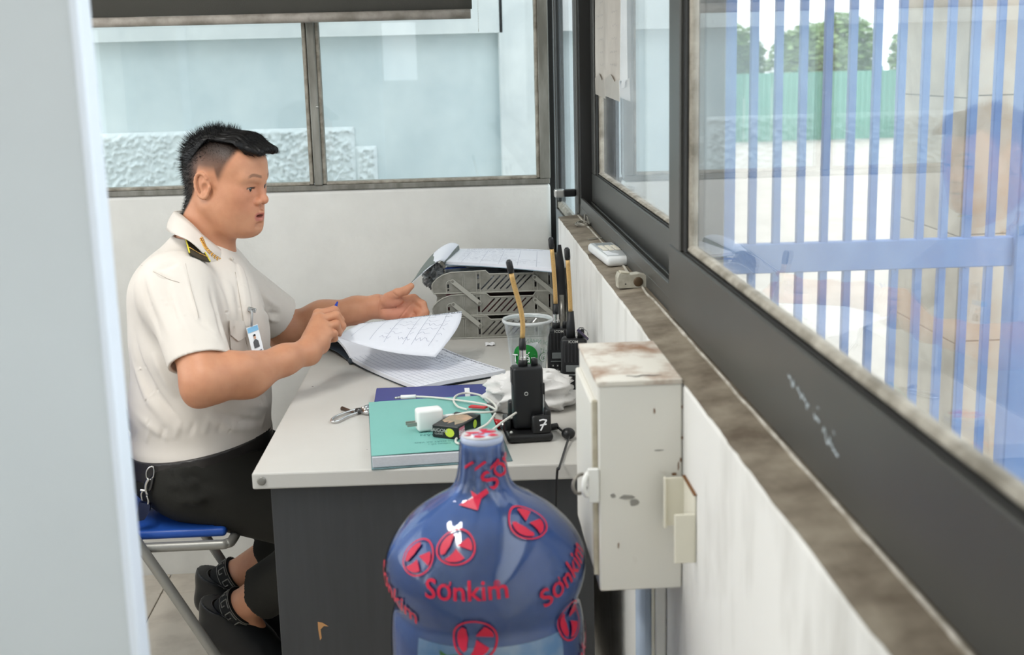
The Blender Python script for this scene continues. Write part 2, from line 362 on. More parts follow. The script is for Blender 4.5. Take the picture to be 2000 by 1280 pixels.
# ------------------------------------------------------------------ outside
ZG = -.5
m_yard = mat('pale_concrete_yard', (186, 181, 172), .9, dark=(166, 161, 152), vs_=2)
G().box((-30, -30, ZG-.1), (60, 80, ZG)).done('yard_ground', m_yard, kind='structure', label='pale sunlit concrete yard outside the window')
m_bwall = mat('pale_blue_render', (214, 226, 229), .8, dark=(196, 211, 216), vs_=4, bump=.1, bs=70)
m_bwhite = mat('white_render', (228, 233, 233), .8, dark=(208, 215, 217), vs_=6, bump=.15, bs=50)
YO = 5.0
bw = thing('wall_neighbour', (0, YO, 0), label='pale blue rendered building wall seen through the back window', kind='structure')
G().box((-5, .05, ZG), (.24, .3, 1.55)).done('recess_panel', m_bwall, bw)
G().box((-5, 0, 1.515), (.24, .3, 4.2)).done('upper_band', m_bwhite, bw)
G().bev((.224, 0, ZG), (.66, .3, 4.2), .004, 1).done('pier', m_bwhite, bw)
G().box((.66, .02, ZG), (.80, .3, 4.2)).done('pier', mat('grey_render', (188, 196, 198), .85, dark=(168, 178, 182), vs_=12), bw)
G().bev((.80, -.02, ZG), (.98, .3, 4.2), .004, 1).done('pier', mat('ivory_render', (226, 233, 230), .8, var=.04, vs_=5), bw)
G().box((.98, 0, ZG), (1.14, .3, 4.2)).done('pier', mat('blue_render', (186, 202, 222), .8, dark=(170, 190, 214), vs_=5), bw)
# the spattered stucco dado with its stepped end
def stucco(x0, x1, z0, z1, nu, nv):
    def f(u, v):
        x = x0+u*(x1-x0); z = z0+v*(z1-z0)
        e = min(1, min(u, 1-u)*nu/3, (1-v)*nv/3)
        n = noise.fractal((x*62, z*62, 1.7), .9, 2.0, 4)
        return (x, .048-.008*e-e*.013*max(0, n+.35), z)
    return G().grid(f, nu, nv)
m_st = mat('white_stucco', (222, 230, 232), .9)
stucco(-1.75, -.355, .74, 1.168, 260, 80).done('stucco_dado', m_st, bw, smooth=True)
stucco(-.356, -.27, .74, 1.09, 18, 66).done('stucco_dado', m_st, bw, smooth=True)
# added out of view to shade the alley: booth roof overhang, neighbour wall slab
G().box((XL-.5, YF-.5, ZC+.12), (.62, 3.7, ZC+.22)).done('roof', m_ceil, kind='structure', label='flat roof slab of the booth')
G().box((-6, 4.8, 4.2), (1.14, 5.3, 4.3)).done('wall_neighbour_shade_slab', m_bwhite, kind='structure', label='unseen slab added on top of the neighbouring wall to shade the alley')

# blue steel gate
m_gate = mat('blue_gate_paint', (100, 134, 184), .45, dark=(86, 118, 172), vs_=10, bump=.1, bs=40)
gt = thing('gate', (1.06, 4.62, ZG), rz=math.radians(-1.2), label='blue steel bar gate outside the side window', cat='gate')
p = .0905
for i in range(11):
    x = .062+i*p
    G().bev((x, -.015, .04), (x+.029, .015, 1.11), .003, 1).done('bar', m_gate, gt); G().bev((x, -.015, 1.20), (x+.029, .015, 2.9), .003, 1).done('bar', m_gate, gt)
G().bev((0, -.022, 1.10), (1.07, .022, 1.212), .004, 1).done('mid_rail', m_gate, gt)
G().bev((0, -.022, .05), (1.07, .022, .15), .004, 1).done('bottom_rail', m_gate, gt); G().bev((0, -.022, 2.8), (1.07, .022, 2.9), .004, 1).done('top_rail', m_gate, gt)
G().bev((-.05, -.025, .03), (.008, .025, 2.9), .004, 1).done('stile', m_gate, gt); G().bev((1.062, -.05, .0), (1.30, .05, 2.95), .006, 1).done('gate_post', m_gate, gt)
G().bev((-.045, -.025, 0), (-.005, .025, .03), .003, 1).done('foot', m_gate, gt)
for i in range(10):
    x = 1.33+i*p; G().bev((x, -.015, .04), (x+.029, .015, 2.9), .003, 1).done('bar', m_gate, gt)
G().bev((1.3, -.022, .05), (2.3, .022, .15), .004, 1).done('bottom_rail', m_gate, gt); G().bev((1.3, -.022, 2.8), (2.3, .022, 2.9), .004, 1).done('top_rail', m_gate, gt)
g = G(); 
for i in range(11):
    for z in (1.105, 1.208):
        for k in range(3): g.ball((.062+i*p+.029*random.random(), -.017, z+random.uniform(-.006, .004)), random.uniform(.003, .005), 4)
g.done('weld_beads', m_gate, gt, smooth=True, kind='stuff')

# stone clad gate pillar, every slab its own piece
pl = thing('stone_pillar', (2.24, 5.35, ZG), label='stone-slab gate pillar behind the blue gate', cat='pillar')
m_core = mat('mortar', (120, 114, 104), .9)
G().box((.012, .012, 0), (.9, .84, 3.4)).done('core', m_core, pl)
m_stshade = mat('stone_shaded_side', (160, 152, 136), .6, dark=(124, 116, 100), vs_=5, detail=8); m_stlit = mat('stone_lit_honey', (226, 208, 180), .55, dark=(196, 160, 120), vs_=6, detail=8, lo=.25, hi=.55)  # one stone: shade on the side and light on the front put into the colours
zz = [0, .62, 1.10, 1.70, 2.32, 2.9, 3.4]
for a, b in zip(zz, zz[1:]):
    G().bev((0, .002, a+.002), (.014, .84, b-.002), .002, 1).done('stone_slab', m_stshade, pl)
    G().bev((.015, 0, a+.012), (.45, .013, b+.008), .002, 1).done('stone_slab', m_stlit, pl); G().bev((.453, 0, a+.012), (.9, .013, b+.008), .002, 1).done('stone_slab', m_stlit, pl)

# far green sheet fence and trees
m_gf = mat('green_sheet', (112, 168, 150), .6, var=.12, vs_=3); m_gf2 = mat('green_sheet_dark', (92, 150, 132), .6, var=.12, vs_=3)
fe = thing('sheet_fence', (0, 28, ZG), label='long green sheet-metal fence across the yard', cat='fence')
for i in range(22):
    x0 = 4.2+i*.62
    def f(u, v, x0=x0): return (x0+u*.61, -.03*abs(math.sin(u*math.pi*5)), v*1.5)
    G().sheet(f, 30, 1, .004).done('fence_sheet', m_gf if i % 3 else m_gf2, fe)
    if i % 3 == 0: G().box((x0-.03, .03, 0), (x0+.03, .09, 1.6)).done('fence_post', m_gf2, fe)
def leaf_tree(name, c, h, rx, n, m1, lab, seed):
    rg = random.Random(seed); t = thing(name, c, label=lab, cat='tree', group='trees behind the green fence')
    G().tube([(0, 0, 0), (.05, 0, h*.5), (0, .05, h*.8)], [.09, .06, .03], 8).done('trunk', mat('bark', (110, 96, 78), .9), t)
    g = G()
    for i in range(n):
        a = rg.uniform(0, 2*math.pi); q = rg.random()**.4; e = rg.uniform(-1, 1)
        x = rx*q*math.cos(a)*math.sqrt(1-e*e); y = rx*q*math.sin(a)*math.sqrt(1-e*e); z = h*.62+h*.4*q*e
        s = rg.uniform(.07, .14); M = Matrix.Translation((x, y, z)) @ Matrix.Rotation(rg.uniform(0, 6.3), 4, 'Z') @ Matrix.Rotation(rg.uniform(-1, 1), 4, 'X')
        g.add([M @ Vector(v) for v in ((-s, 0, 0), (0, -s*.5, .02), (s, 0, 0), (0, s*.5, .02))], [(0, 1, 2, 3)])
    g.done('foliage', m1, t, kind='stuff')
fol = [mat('foliage_a', (150, 182, 118), .7, var=.3, vs_=2), mat('foliage_b', (140, 172, 110), .7, var=.3, vs_=2), mat('foliage_c', (160, 188, 130), .7, var=.3, vs_=2)]
hs = [2.9, 2.75, 2.6, 2.95, 2.8, 2.7, 2.85]
wh = ['tallest rounded tree behind the green fence, farthest left', 'second tree from the left behind the green fence', 'third tree from the left behind the green fence', 'broad tree behind the middle of the green fence', 'fifth tree from the left behind the green fence', 'sixth tree from the left behind the green fence', 'last tree behind the green fence, beside the stone pillar']
for i in range(7): leaf_tree('tree', (6.3+i*1.62, 33+(i % 2)*2.2, ZG), hs[i], 1.05, 5200, fol[i % 3], wh[i], i)
# ------------------------------------------------------------------ measuring helper: a point of the place from its bearing and one known coordinate
CAMP = np.array([0, 0, 1.406])
def U(px, py, x=None, y=None, z=None):
    d = CF+(px-1000)/F_PX*CR-(py-640)/F_PX*CU
    t = (x-CAMP[0])/d[0] if x is not None else (y-CAMP[1])/d[1] if y is not None else (z-CAMP[2])/d[2]
    return Vector(CAMP+d*t)
def plate(outer, holes, t, M, g=None):
    """flat plate with holes, 2D outlines, thickness t along local z"""
    cu = bpy.data.curves.new('pl', 'CURVE'); cu.dimensions = '2D'; cu.fill_mode = 'BOTH'; cu.extrude = t/2
    for P in [outer]+holes:
        sp = cu.splines.new('POLY'); sp.points.add(len(P)-1); sp.use_cyclic_u = True
        for i, q in enumerate(P): sp.points[i].co = (q[0], q[1], 0, 1)
    o = bpy.data.objects.new('pl', cu); COL.objects.link(o); dg = bpy.context.evaluated_depsgraph_get(); me = bpy.data.meshes.new_from_object(o.evaluated_get(dg))
    g = g or G(); g.add([M @ v.co for v in me.vertices], [tuple(p.vertices) for p in me.polygons])
    bpy.data.objects.remove(o); bpy.data.curves.remove(cu); bpy.data.meshes.remove(me); return g
MXZ = Matrix(((1, 0, 0, 0), (0, 0, 1, 0), (0, 1, 0, 0), (0, 0, 0, 1)))   # (x,y)->(x,z)
m_zinc = MATS['zinc']; m_blk = MATS['black_plastic']
m_chrome = mat('chrome', (215, 215, 215), .15, metal=1)

# ------------------------------------------------------------------ desk
dk = thing('desk', (-.338, 1.997, 0), math.radians(-1.6), 'light grey topped office desk with charcoal end panel', 'desk')
m_top = mat('desk_top_laminate', (203, 200, 194), .38, var=.06, vs_=4, bump=.03, bs=200); m_char = mat('charcoal_laminate', (66, 67, 69), .5, var=.14, vs_=8, stretch=(8, 1, .6))
G().bev((0, 0, .722), (.58, 1.325, .75), .003, 2).done('desk_top', m_top, dk)
G().bev((.026, .02, 0), (.566, .045, .722), .001, 1).done('end_panel', m_char, dk)
G().bev((.026, 1.28, 0), (.566, 1.305, .722), .001, 1).done('end_panel', m_char, dk)
G().bev((.53, .045, .2), (.548, 1.28, .722), .001, 1).done('modesty_panel', m_char, dk)
G().lathe([(.0075, 0), (.0075, .002), (.005, .003), (.0001, .003)], 14, Matrix.Translation((.016, 0, .737)) @ Matrix.Rotation(math.pi/2, 4, 'X')).done('edge_screw', mat('grey_screw', (140, 138, 132), .4, metal=.5), dk, smooth=True)
G().prism([(0, 0), (.003, .004), (.002, .02), (.008, .026), (.016, .025), (.006, .032), (-.002, .034), (-.002, .02)], .0005, Matrix.Translation((.093, .0196, .44)) @ Matrix.Rotation(math.pi/2, 4, 'X')).done('chipped_patch', mat('bare_chipboard', (196, 146, 96), .8), dk)
g = G(); rng = random.Random(5)
for i in range(14):
    x, y = rng.uniform(.02, .3), rng.uniform(.1, 1.1); r = rng.uniform(.0008, .0022)
    g.prism([(r*math.cos(a), r*.5*math.sin(a)) for a in [k*1.05 for k in range(6)]], .0003, Matrix.Translation((x, y, .75)))
g.done('specks', mat('dark_speck', (60, 52, 46), .8), dk, kind='stuff')

# ------------------------------------------------------------------ folding chair
ch = thing('folding_chair', (-.665, 2.64, 0), 0, 'blue padded folding chair with grey tube frame under the guard', 'chair')
m_blue = mat('blue_vinyl', (38, 84, 172), .35, var=.1, vs_=14); m_tub = mat('grey_tube_paint', (150, 149, 144), .35, metal=.35)
G().bev((-.085, -.165, .458), (.185, .165, .478), .008, 3).done('seat', m_blue, ch, auto=40)
G().bev((-.085, -.17, .475), (-.062, .17, .80), .008, 3, RY(-9), (-.07, 0, .475)).done('backrest', m_blue, ch, auto=40)
G().tube(spline([(-.19, -.176, .447), (.14, -.176, .447), (.185, -.172, .447), (.196, -.14, .447), (.196, 0, .447), (.196, .14, .447), (.185, .172, .447), (.14, .176, .447), (-.19, .176, .447)], 5), .0105, 10).done('seat_frame', m_tub, ch, smooth=True)
for s in (-1, 1):
    G().tube(spline([(-.19, s*.195, .84), (-.11, s*.195, .66), (.01-.02*(s > 0), s*.195, .47), (.255-.02*(s > 0), s*.195, .012)], 6), .011, 10).done('leg', m_tub, ch, smooth=True)
    G().tube([(-.02, s*.165, .43), (-.30, s*.165, .012)], .0105, 10).done('leg', m_tub, ch, smooth=True)
    for q in ((.255-.02*(s > 0), s*.195, .012), (-.30, s*.165, .012)): G().bev((q[0]-.014, q[1]-.014, 0), (q[0]+.014, q[1]+.014, .02), .005, 2).done('rubber_foot', m_blk, ch)
G().tube([(-.185, -.195, .835), (-.195, 0, .85), (-.185, .195, .835)], .011, 10).done('top_rail', m_tub, ch, smooth=True)
G().tube([(-.21, -.165, .14), (-.21, .165, .14)], .008, 8).done('stretcher', m_tub, ch, smooth=True)

# ------------------------------------------------------------------ roller blind
rb = thing('roller_blind', (0, 3.345, 2.24), 0, 'dark grey roller blind half drawn over the back window', 'blind')
m_fab = mat('dark_blind_fabric', (88, 87, 82), .85, var=.08, vs_=5, bump=.15, bs=300)
G().sheet(lambda u, v: (-1.5+u*1.583, -.002+.006*math.sin(u*9), -.70+v*.70), 40, 2, .001).done('fabric', m_fab, rb, smooth=True)
G().tube([(-1.5, 0, .0), (.09, 0, .0)], .028, 14).done('roller', m_fab, rb, smooth=True)
g = G().tube([(-1.5, -.004, -.712), (.079, -.004, -.712)], .0125, 10); g.done('bottom_bar', mat('bar_beige', (182, 174, 166), .5, dark=(140, 133, 124), vs_=20), rb, smooth=True)
for x in (-1.53, .1): G().bev((x, -.03, -.04), (x+.004, .05, .05), .002, 1).done('bracket', m_zinc, rb)
g = G()
for k in range(120):
    z = .0-k*.0063
    for dy in ((-.01, .014) if z > -.748 else ()): g.ball((.0985, dy, z), .0010, 3)
for a in range(7): g.ball((.0985, .002-.012*math.cos(a*math.pi/6), -.75-.006*math.sin(a*math.pi/6)), .0010, 3)
g.done('bead_chain', mat('chain_plastic', (190, 190, 184), .5), rb, smooth=True)

# ------------------------------------------------------------------ white metal meter box on the low wall
mb = thing('meter_box', (XW, 1.485, .742), 0, 'white metal switch box screwed to the low side wall', 'box')
m_box = mat('scuffed_white_metal', (228, 226, 218), .45, dark=(176, 166, 148), vs_=9, lo=.18, hi=.36, bump=.03, bs=90)
m_boxtop = mat('rust_stained_metal', (222, 217, 206), .55, dark=(150, 112, 84), vs_=16, lo=.3, hi=.55, detail=8)
G().bev((-.106, 0, 0), (-.001, .215, .27), .002, 1).done('body', m_box, mb)
G().bev((-.107, -.001, .2695), (-.001, .216, .276), .001, 1).done('lid', m_boxtop, mb)
bd = G().bev((-.113, .018, .028), (-.105, .2, .246), .002, 1).done('box_door', m_box, mb)
G().bev((-.1125, .006, .02), (-.106, .013, .25), .001, 1).done('door_gutter', mat('box_cream', (214, 209, 192), .5, dark=(168, 158, 136), vs_=18), mb)
G().tube(arc((-.118, .005, .143), .0145, 0, 360, 18, (.55, .83, 0), (0, 0, 1)), .0035, 8).done('latch_ring', m_white, bd, smooth=True)
G().tube(arc((-.128, .012, .141), .0125, 30, 330, 14, (.8, .6, 0), (0, 0, 1)), .0022, 7).done('wire_ring', mat('grey_wire', (150, 146, 138), .5, metal=.5), bd, smooth=True)
G().bev((-.12, -.003, .12), (-.106, .003, .165), .0015, 1).done('latch_plate', m_white, bd)
m_rust = mat('rust', (120, 84, 52), .9); m_smudge = mat('grey_smudge', (150, 148, 142), .8)
rng = random.Random(11); g = G(); g2 = G()
def blob(g, cx, cz, rx, rz, n=9, y=-.0006):
    P = [(cx+rx*rng.uniform(.6, 1.1)*math.cos(2*math.pi*k/n), cz+rz*rng.uniform(.6, 1.1)*math.sin(2*math.pi*k/n)) for k in range(n)]
    g.add([(x, y, z) for x, z in P], [tuple(range(n))])
for a in ((-.0115, .153, .004, .0022), (-.003, .172, .0016, .004), (-.006, .164, .0008, .008), (-.0015, .20, .0012, .003), (-.0016, .24, .001, .003), (-.082, .062, .0012, .005), (-.036, .236, .0012, .004)): blob(g, *a)
for a in ((-.07, .125, .011, .004), (-.062, .118, .008, .005), (-.088, .128, .004, .003), (-.03, .185, .007, .001)): blob(g2, *a)
g.done('rust_spots', m_rust, mb, kind='stuff'); g2.done('smudges', m_smudge, mb, kind='stuff')
g = G(); rng = random.Random(2)
P = [(-.068+.045*k/9, .02+.003*rng.uniform(-1, 1)) for k in range(10)]
g.add([(x, y-.0015*math.sin(k/9*math.pi)-.0006, .2764) for k, (x, y) in enumerate(P)]+[(x, y+.002*math.sin(k/9*math.pi)+.0006, .2764) for k, (x, y) in reversed(list(enumerate(P)))], [tuple(range(20))]); g.done('scratch', mat('dark_scratch', (58, 50, 44), .9), mb)

wb_ = thing('wall_bracket', (XW, 1.41, .812), 0, 'small cream metal pocket bracket on the wall beside the white box', 'bracket')
m_cream = mat('cream_metal', (232, 228, 212), .4, var=.04, vs_=12)
G().bev((-.0265, -.012, 0), (-.001, -.009, .062), .001, 1).done('front_plate', m_cream, wb_)
G().bev((-.003, -.012, 0), (-.0005, .066, .085), .0008, 1).done('back_plate', m_cream, wb_)
G().bev((-.026, .056, .022), (-.001, .059, .085), .001, 1).done('side_plate', m_cream, wb_)
G().bev((-.0275, .052, .02), (-.0245, .0605, .086), .001, 1).done('flange', m_cream, wb_)
G().box((-.004, -.013, .085), (0, .06, .0865)).done('rusty_edge', m_rust, wb_)
ct = thing('cable_trunk', (XW, 1.60, 0), 0, 'slim white cable trunking running down from the switch box', 'trunking')
G().bev((-.016, 0, .003), (-.0005, .018, .739), .002, 1).done('channel', m_white, ct); G().bev((-.019, .002, .003), (-.0165, .016, .739), .001, 1).done('cover', m_cream, ct)
cq = G().tube([(XW-.013, 1.72, .002), (XW-.013, 1.72, .74)], .0125, 12).done('conduit_pipe', mat('blue_grey_pipe', (168, 182, 200), .5, var=.06, vs_=9), smooth=True, label='blue grey pipe running down the wall below the switch box', cat='pipe')

# ------------------------------------------------------------------ papers taped to the far sash
m_pap = mat('yellowed_paper_back', (206, 200, 192), .8, dark=(188, 182, 174), vs_=8); m_tape = mat('brown_tape', (190, 182, 172), .35, var=.08, vs_=20)
def hung(name, y0, y1, z0, z1, seed, lab):
    rg = random.Random(seed); t = thing(name, (.3745, (y0+y1)/2, z0), 0, lab, 'paper', 'papers taped to the window'); w = y1-y0
    jag = [rg.uniform(-.008, .01) for _ in range(13)]
    G().sheet(lambda u, v: (.003*math.sin(u*5+v*3), (u-.5)*w+.006*math.sin(v*7+seed), v*(z1-z0)+(1-v)*jag[int(u*12)]), 12, 10, .0004).done('sheet', m_pap, t)
    g = G(); fn = lambda u, v: (-.0028-.0012, u, v)
    for k in range(16): scribble(g, fn, -w*.4, w*rg.uniform(-.1, .4), .04+k*.028, .006, rg, .0009)
    g.done('faint_print', mat('faint_ink', (150, 148, 150), .8), t, kind='stuff')
    G().prism([(-w*.56, -.036), (w*.52, -.03), (w*.55, .008), (w*.1, .02), (-w*.2, .004), (-w*.5, .012)], .0006, Matrix(((0, 0, -1, -.0030), (1, 0, 0, 0), (0, 1, 0, 0), (0, 0, 0, 1)))).done('tape', m_tape, t)
    return t
hung('taped_paper', 2.915, 3.088, 1.352, 2.15, 1, 'taped paper strip on the side window, the one nearer the corner')
hung('taped_paper', 2.68, 2.895, 1.352, 2.15, 2, 'wider taped paper strip with torn lower corner on the side window')

# ------------------------------------------------------------------ things on the sill
rm = thing('remote_control', (.3195, 2.452, 1.0168), math.radians(4), 'white remote control with pale buttons on the sill', 'remote')
m_rem = mat('remote_white', (226, 228, 228), .35, var=.03, vs_=20)
G().bev((-.027, -.1, 0), (.027, .1, .019), .008, 4).done('case', m_rem, rm, auto=50)
G().bev((-.022, -.088, .0185), (.022, .088, .0198), .001, 1).done('face_plate', mat('remote_grey', (176, 180, 182), .4), rm)
G().bev((-.017, .05, .0195), (.017, .08, .0204), .001, 1).done('screen', mat('lcd_grey', (150, 156, 156), .25), rm)
for i in range(3):
    for j in range(3): G().bev((-.0175+i*.0125, -.022+j*.021, .0195), (-.0075+i*.0125, -.006+j*.021, .0222), .001, 1).done('button', mat('button_cream', (222, 216, 200), .5), rm)
G().prism([(-.02, -.08), (.0, -.082), (.003, -.07), (-.006, -.055), (-.01, -.03), (-.02, -.025)], .0005, Matrix.Translation((0, 0, .0198))).done('sticker', mat('white_sticker', (240, 242, 245), .3), rm)
wh_ = thing('door_sensor', (.3185, 2.135, 1.0168), math.radians(3), 'small off-white clip gadget with a brown round eye on the sill', 'gadget')
pr_ = [(-.028, 0), (.026, 0), (.0285, .008), (.026, .019), (.008, .024), (-.006, .0225), (-.026, .026), (-.029, .018)]
G().prism(pr_, .026, Matrix(((1, 0, 0, 0), (0, 0, 1, -.013), (0, 1, 0, 0), (0, 0, 0, 1)))).done('case', mat('aged_white', (206, 203, 190), .45, dark=(170, 164, 148), vs_=40), wh_)
G().lathe([(.008, 0), (.0085, .001), (.007, .0022), (.0001, .0016)], 16, Matrix.Translation((.006, -.013, .0105)) @ Matrix.Rotation(math.pi/2, 4, 'X')).done('eye', mat('brown_eye', (96, 78, 60), .4, metal=.3), wh_, smooth=True)
G().lathe([(.0015, 0), (.0001, .0006)], 8, Matrix.Translation((-.016, -.013, .007)) @ Matrix.Rotation(math.pi/2, 4, 'X')).done('pin_hole', m_blk, wh_)
G().bev((-.024, -.010, .0245), (-.008, .010, .0275), .001, 1, RY(8)).done('clip', mat('aged_cream', (190, 182, 162), .5), wh_)
kw = thing('wire_key_ring', (.325, 2.965, 1.0168), 0, 'coil of thin wire with a small key on the far end of the sill', 'wire')
rg = random.Random(4); P = []
for k in range(60): a = k*.55; P.append((.018*math.cos(a)*(1-.2*math.sin(k*.3)), .03*math.sin(a), .003+.0015*math.sin(k*1.7)+.0001*k))
m_wire = mat('steel_wire', (170, 166, 156), .4, metal=.7)
G().tube(P, .0009, 6).done('wire_coil', m_wire, kw, smooth=True); G().tube(spline([(0, 0, .006), (.003, .012, .024), (.009, .016, .02), (.012, .0, .004)], 6), .0012, 6).done('wire_loop', m_wire, kw, smooth=True)
kw2 = thing('broken_key', (.327, 2.735, 1.0168), .4, 'small bent key lying on the sill behind the remote', 'key')
G().bev((-.022, -.004, .0005), (.006, .001, .0022), .0005, 1).done('blade', m_wire, kw2); G().lathe([(.007, .0003), (.007, .0024)], 12, Matrix.Translation((.012, 0, 0))).done('bow', m_wire, kw2)

# ------------------------------------------------------------------ water bottle and what carries it
BX, BY = .0335, 1.53
sd = thing('bottle_stand', (BX, BY, 0), 0, 'plain white stand carrying the big water bottle, below the frame', 'stand')
G().bev((-.135, -.135, .43), (.135, .135, .452), .006, 2).done('top_board', m_white, sd)
for a in (-1, 1):
    for b in (-1, 1): G().bev((a*.11-.014, b*.11-.014, 0), (a*.11+.014, b*.11+.014, .43), .003, 1).done('leg', m_white, sd)
bt = thing('water_bottle', (BX, BY, .4525), 0, 'large blue water bottle wrapped in film printed with red logos', 'bottle')
prof_pts = [(.452, .06), (.452, .100), (.458, .118), (.472, .125), (.50, .126), (.525, .125), (.538, .119), (.550, .119), (.562, .125), (.60, .126), (.640, .125), (.662, .125), (.688, .1245), (.708, .122), (.718, .1178), (.726, .1180), (.737, .1225), (.752, .127), (.768, .129), (.785, .1275), (.800, .121), (.815, .1115), (.830, .098), (.842, .085), (.852, .070), (.860, .055), (.867, .0425), (.876, .0335), (.888, .0295), (.905, .0275), (.932, .0268), (.938, .0258), (.9415, .022), (.9425, .0001)]
BZ = .4525
_z = [p[0]-BZ+.0005 for p in prof_pts]; _r = [p[1] for p in prof_pts]
prof = []
for i in range(len(_z)-1):
    for k in range(3):
        t = k/3; prof.append((_r[i]+(_r[i+1]-_r[i])*t, _z[i]+(_z[i+1]-_z[i])*t))
prof.append((_r[-1], _z[-1]))
for _ in range(2): prof = [prof[0]]+[((prof[i-1][0]+2*prof[i][0]+prof[i+1][0])/4, (prof[i-1][1]+2*prof[i][1]+prof[i+1][1])/4) for i in range(1, len(prof)-1)]+[prof[-1]]
def rad(z):
    for (ra, za), (rb_, zb) in zip(prof, prof[1:]):
        if za <= z <= zb and zb > za: return ra+(rb_-ra)*(z-za)/(zb-za)
    return prof[-1][0]
m_pet = mat('blue_pet', (116, 156, 230), .14, trans=.35, ior=1.33, coat=.6, var=.25, vs_=7)
pet = G().lathe(prof, 96).done('bottle_body', m_pet, bt, smooth=True)
# thin printed shrink film: a clear glossy skin just outside the bottle, crumpled near the neck
def filmp(a, z):
    r = rad(min(max(z, .012), .487))+.0016
    nk = math.exp(-((z-.43)/.05)**2)
    r += .0015*nk*noise.noise((math.cos(a)*4, math.sin(a)*4, z*30))+.0022*nk*max(0, math.sin(a*9+noise.noise((a, z*9, 0))*3))
    r += .0008*noise.noise((math.cos(a)*3, math.sin(a)*3, z*12))
    return Vector((r*math.cos(a), r*math.sin(a), z))
def film_mat():
    m = bpy.data.materials.new('clear_film'); m.use_nodes = True; nt = m.node_tree; nt.nodes.clear()
    out = nt.nodes.new('ShaderNodeOutputMaterial'); tr = nt.nodes.new('ShaderNodeBsdfTransparent'); gl = nt.nodes.new('ShaderNodeBsdfGlossy'); gl.inputs['Roughness'].default_value = .06
    lw = nt.nodes.new('ShaderNodeFresnel'); lw.inputs[0].default_value = 1.55; mx = nt.nodes.new('ShaderNodeMixShader')
    nt.links.new(lw.outputs[0], mx.inputs[0]); nt.links.new(tr.outputs[0], mx.inputs[1]); nt.links.new(gl.outputs[0], mx.inputs[2]); nt.links.new(mx.outputs[0], out.inputs[0]); return m
film = G().grid(lambda u, v: filmp(u*2*math.pi, .02+v*.462), 160, 130).done('film', film_mat(), bt, smooth=True)
m_red = mat('red_print', (200, 24, 62), .45); m_wprint = mat('white_print', (240, 240, 242), .4)
A0 = -math.pi/2-.02        # azimuth facing the camera
def onb(a0, z0, rot=0, off=.0022):
    c, s = math.cos(rot), math.sin(rot)
    def f(x, y):
        xx, yy = c*x-s*y, s*x+c*y
        R = max(rad(z0), .03); z = z0+yy
        # follow the slope of the shoulder so that the print keeps its size along the surface
        dr = (rad(min(z0+.01, .486))-rad(z0-.01))/.02; z = z0+yy/math.sqrt(1+dr*dr)
        a = A0+a0+xx/R; p = filmp(a, z); n = Vector((math.cos(a), math.sin(a), -dr)).normalized()
        return p+n*off
    return f
def logo(g, f, r):
    n = 40; V = []; F = []
    for k in range(n):
        a = 2*math.pi*k/n
        V += [f(r*math.cos(a), r*math.sin(a)), f(r*.91*math.cos(a), r*.91*math.sin(a))]
    g.add(V, [(2*k, 2*((k+1) % n), 2*((k+1) % n)+1, 2*k+1) for k in range(n)])
    def strip(P, Q):
        g.add([f(x*r, y*r) for x, y in P]+[f(x*r, y*r) for x, y in Q], [(i, i+1, len(P)+i+1, len(P)+i) for i in range(len(P)-1)])
    # left swoosh, upper right wedge, lower right leaf, leaving an S/K shaped gap
    strip([(-.80*math.cos(t), .80*math.sin(t)) for t in [x*.2-.9 for x in range(10)]], [(-.30*math.cos(t*1.0)-.18*abs(t), .62*math.sin(t)) for t in [x*.2-.9 for x in range(10)]])
    strip([(.02, .12), (.15, .30), (.30, .50), (.42, .66)], [(.82, .06), (.80, .26), (.72, .42), (.56, .60)])
    strip([(.05, -.05), (.0, -.30), (-.1, -.55), (-.25, -.80)], [(.62, -.42), (.50, -.60), (.30, -.74), (.0, -.84)])
def zb(z): return z-BZ
for a0, z0, rot, r in ((-.36, .829, -.2, .0245), (-.80, .812, -.35, .0245), (.70, .845, .55, .0265), (-.13, .722, 0, .027), (1.0, .716, .1, .026), (2.6, .74, 0, .03), (-2.3, .72, 0, .03)):
    g = G(); logo(g, onb(a0, zb(z0), rot), r); g.done('red_logo', m_red, film, kind='stuff')
for tx, sz, a0, z0, rot in (('Sơnkim', .0345, -.20, .785, .05), ('Sơnkim', .036, .92, .783, .40), ('Sơnkim', .034, -1.12, .757, -.42), ('Sơn', .034, .75, .9045, .75), ('®', .010, .10, .794, 0), ('Sơnkim', .034, 1.22, .66, .5), ('Sơnkim', .034, 2.9, .79, 0), ('Sơnkim', .034, -2.6, .79, 0)):
    g = G(); text_on(g, tx, sz, onb(a0, zb(z0), rot), .014, 2); g.done('red_lettering', m_red, film)
G().add([onb(-.2, zb(.872), 0)(x*.024, y*.02) for x, y in ((-.7, -.6), (.1, -.8), (.2, -.1), (.6, .3), (.5, .7), (0, .2), (-.4, .5), (-.2, 0))], [tuple(range(8))]).done('red_print', m_red, film)
for a in (-.6, -.1, .5): G().add([onb(a, .459, .6)(x, y) for x, y in ((-.009, -.002), (.009, -.0015), (.008, .002), (-.006, .0015))], [(0, 1, 2, 3)]).done('red_print', m_red, film)
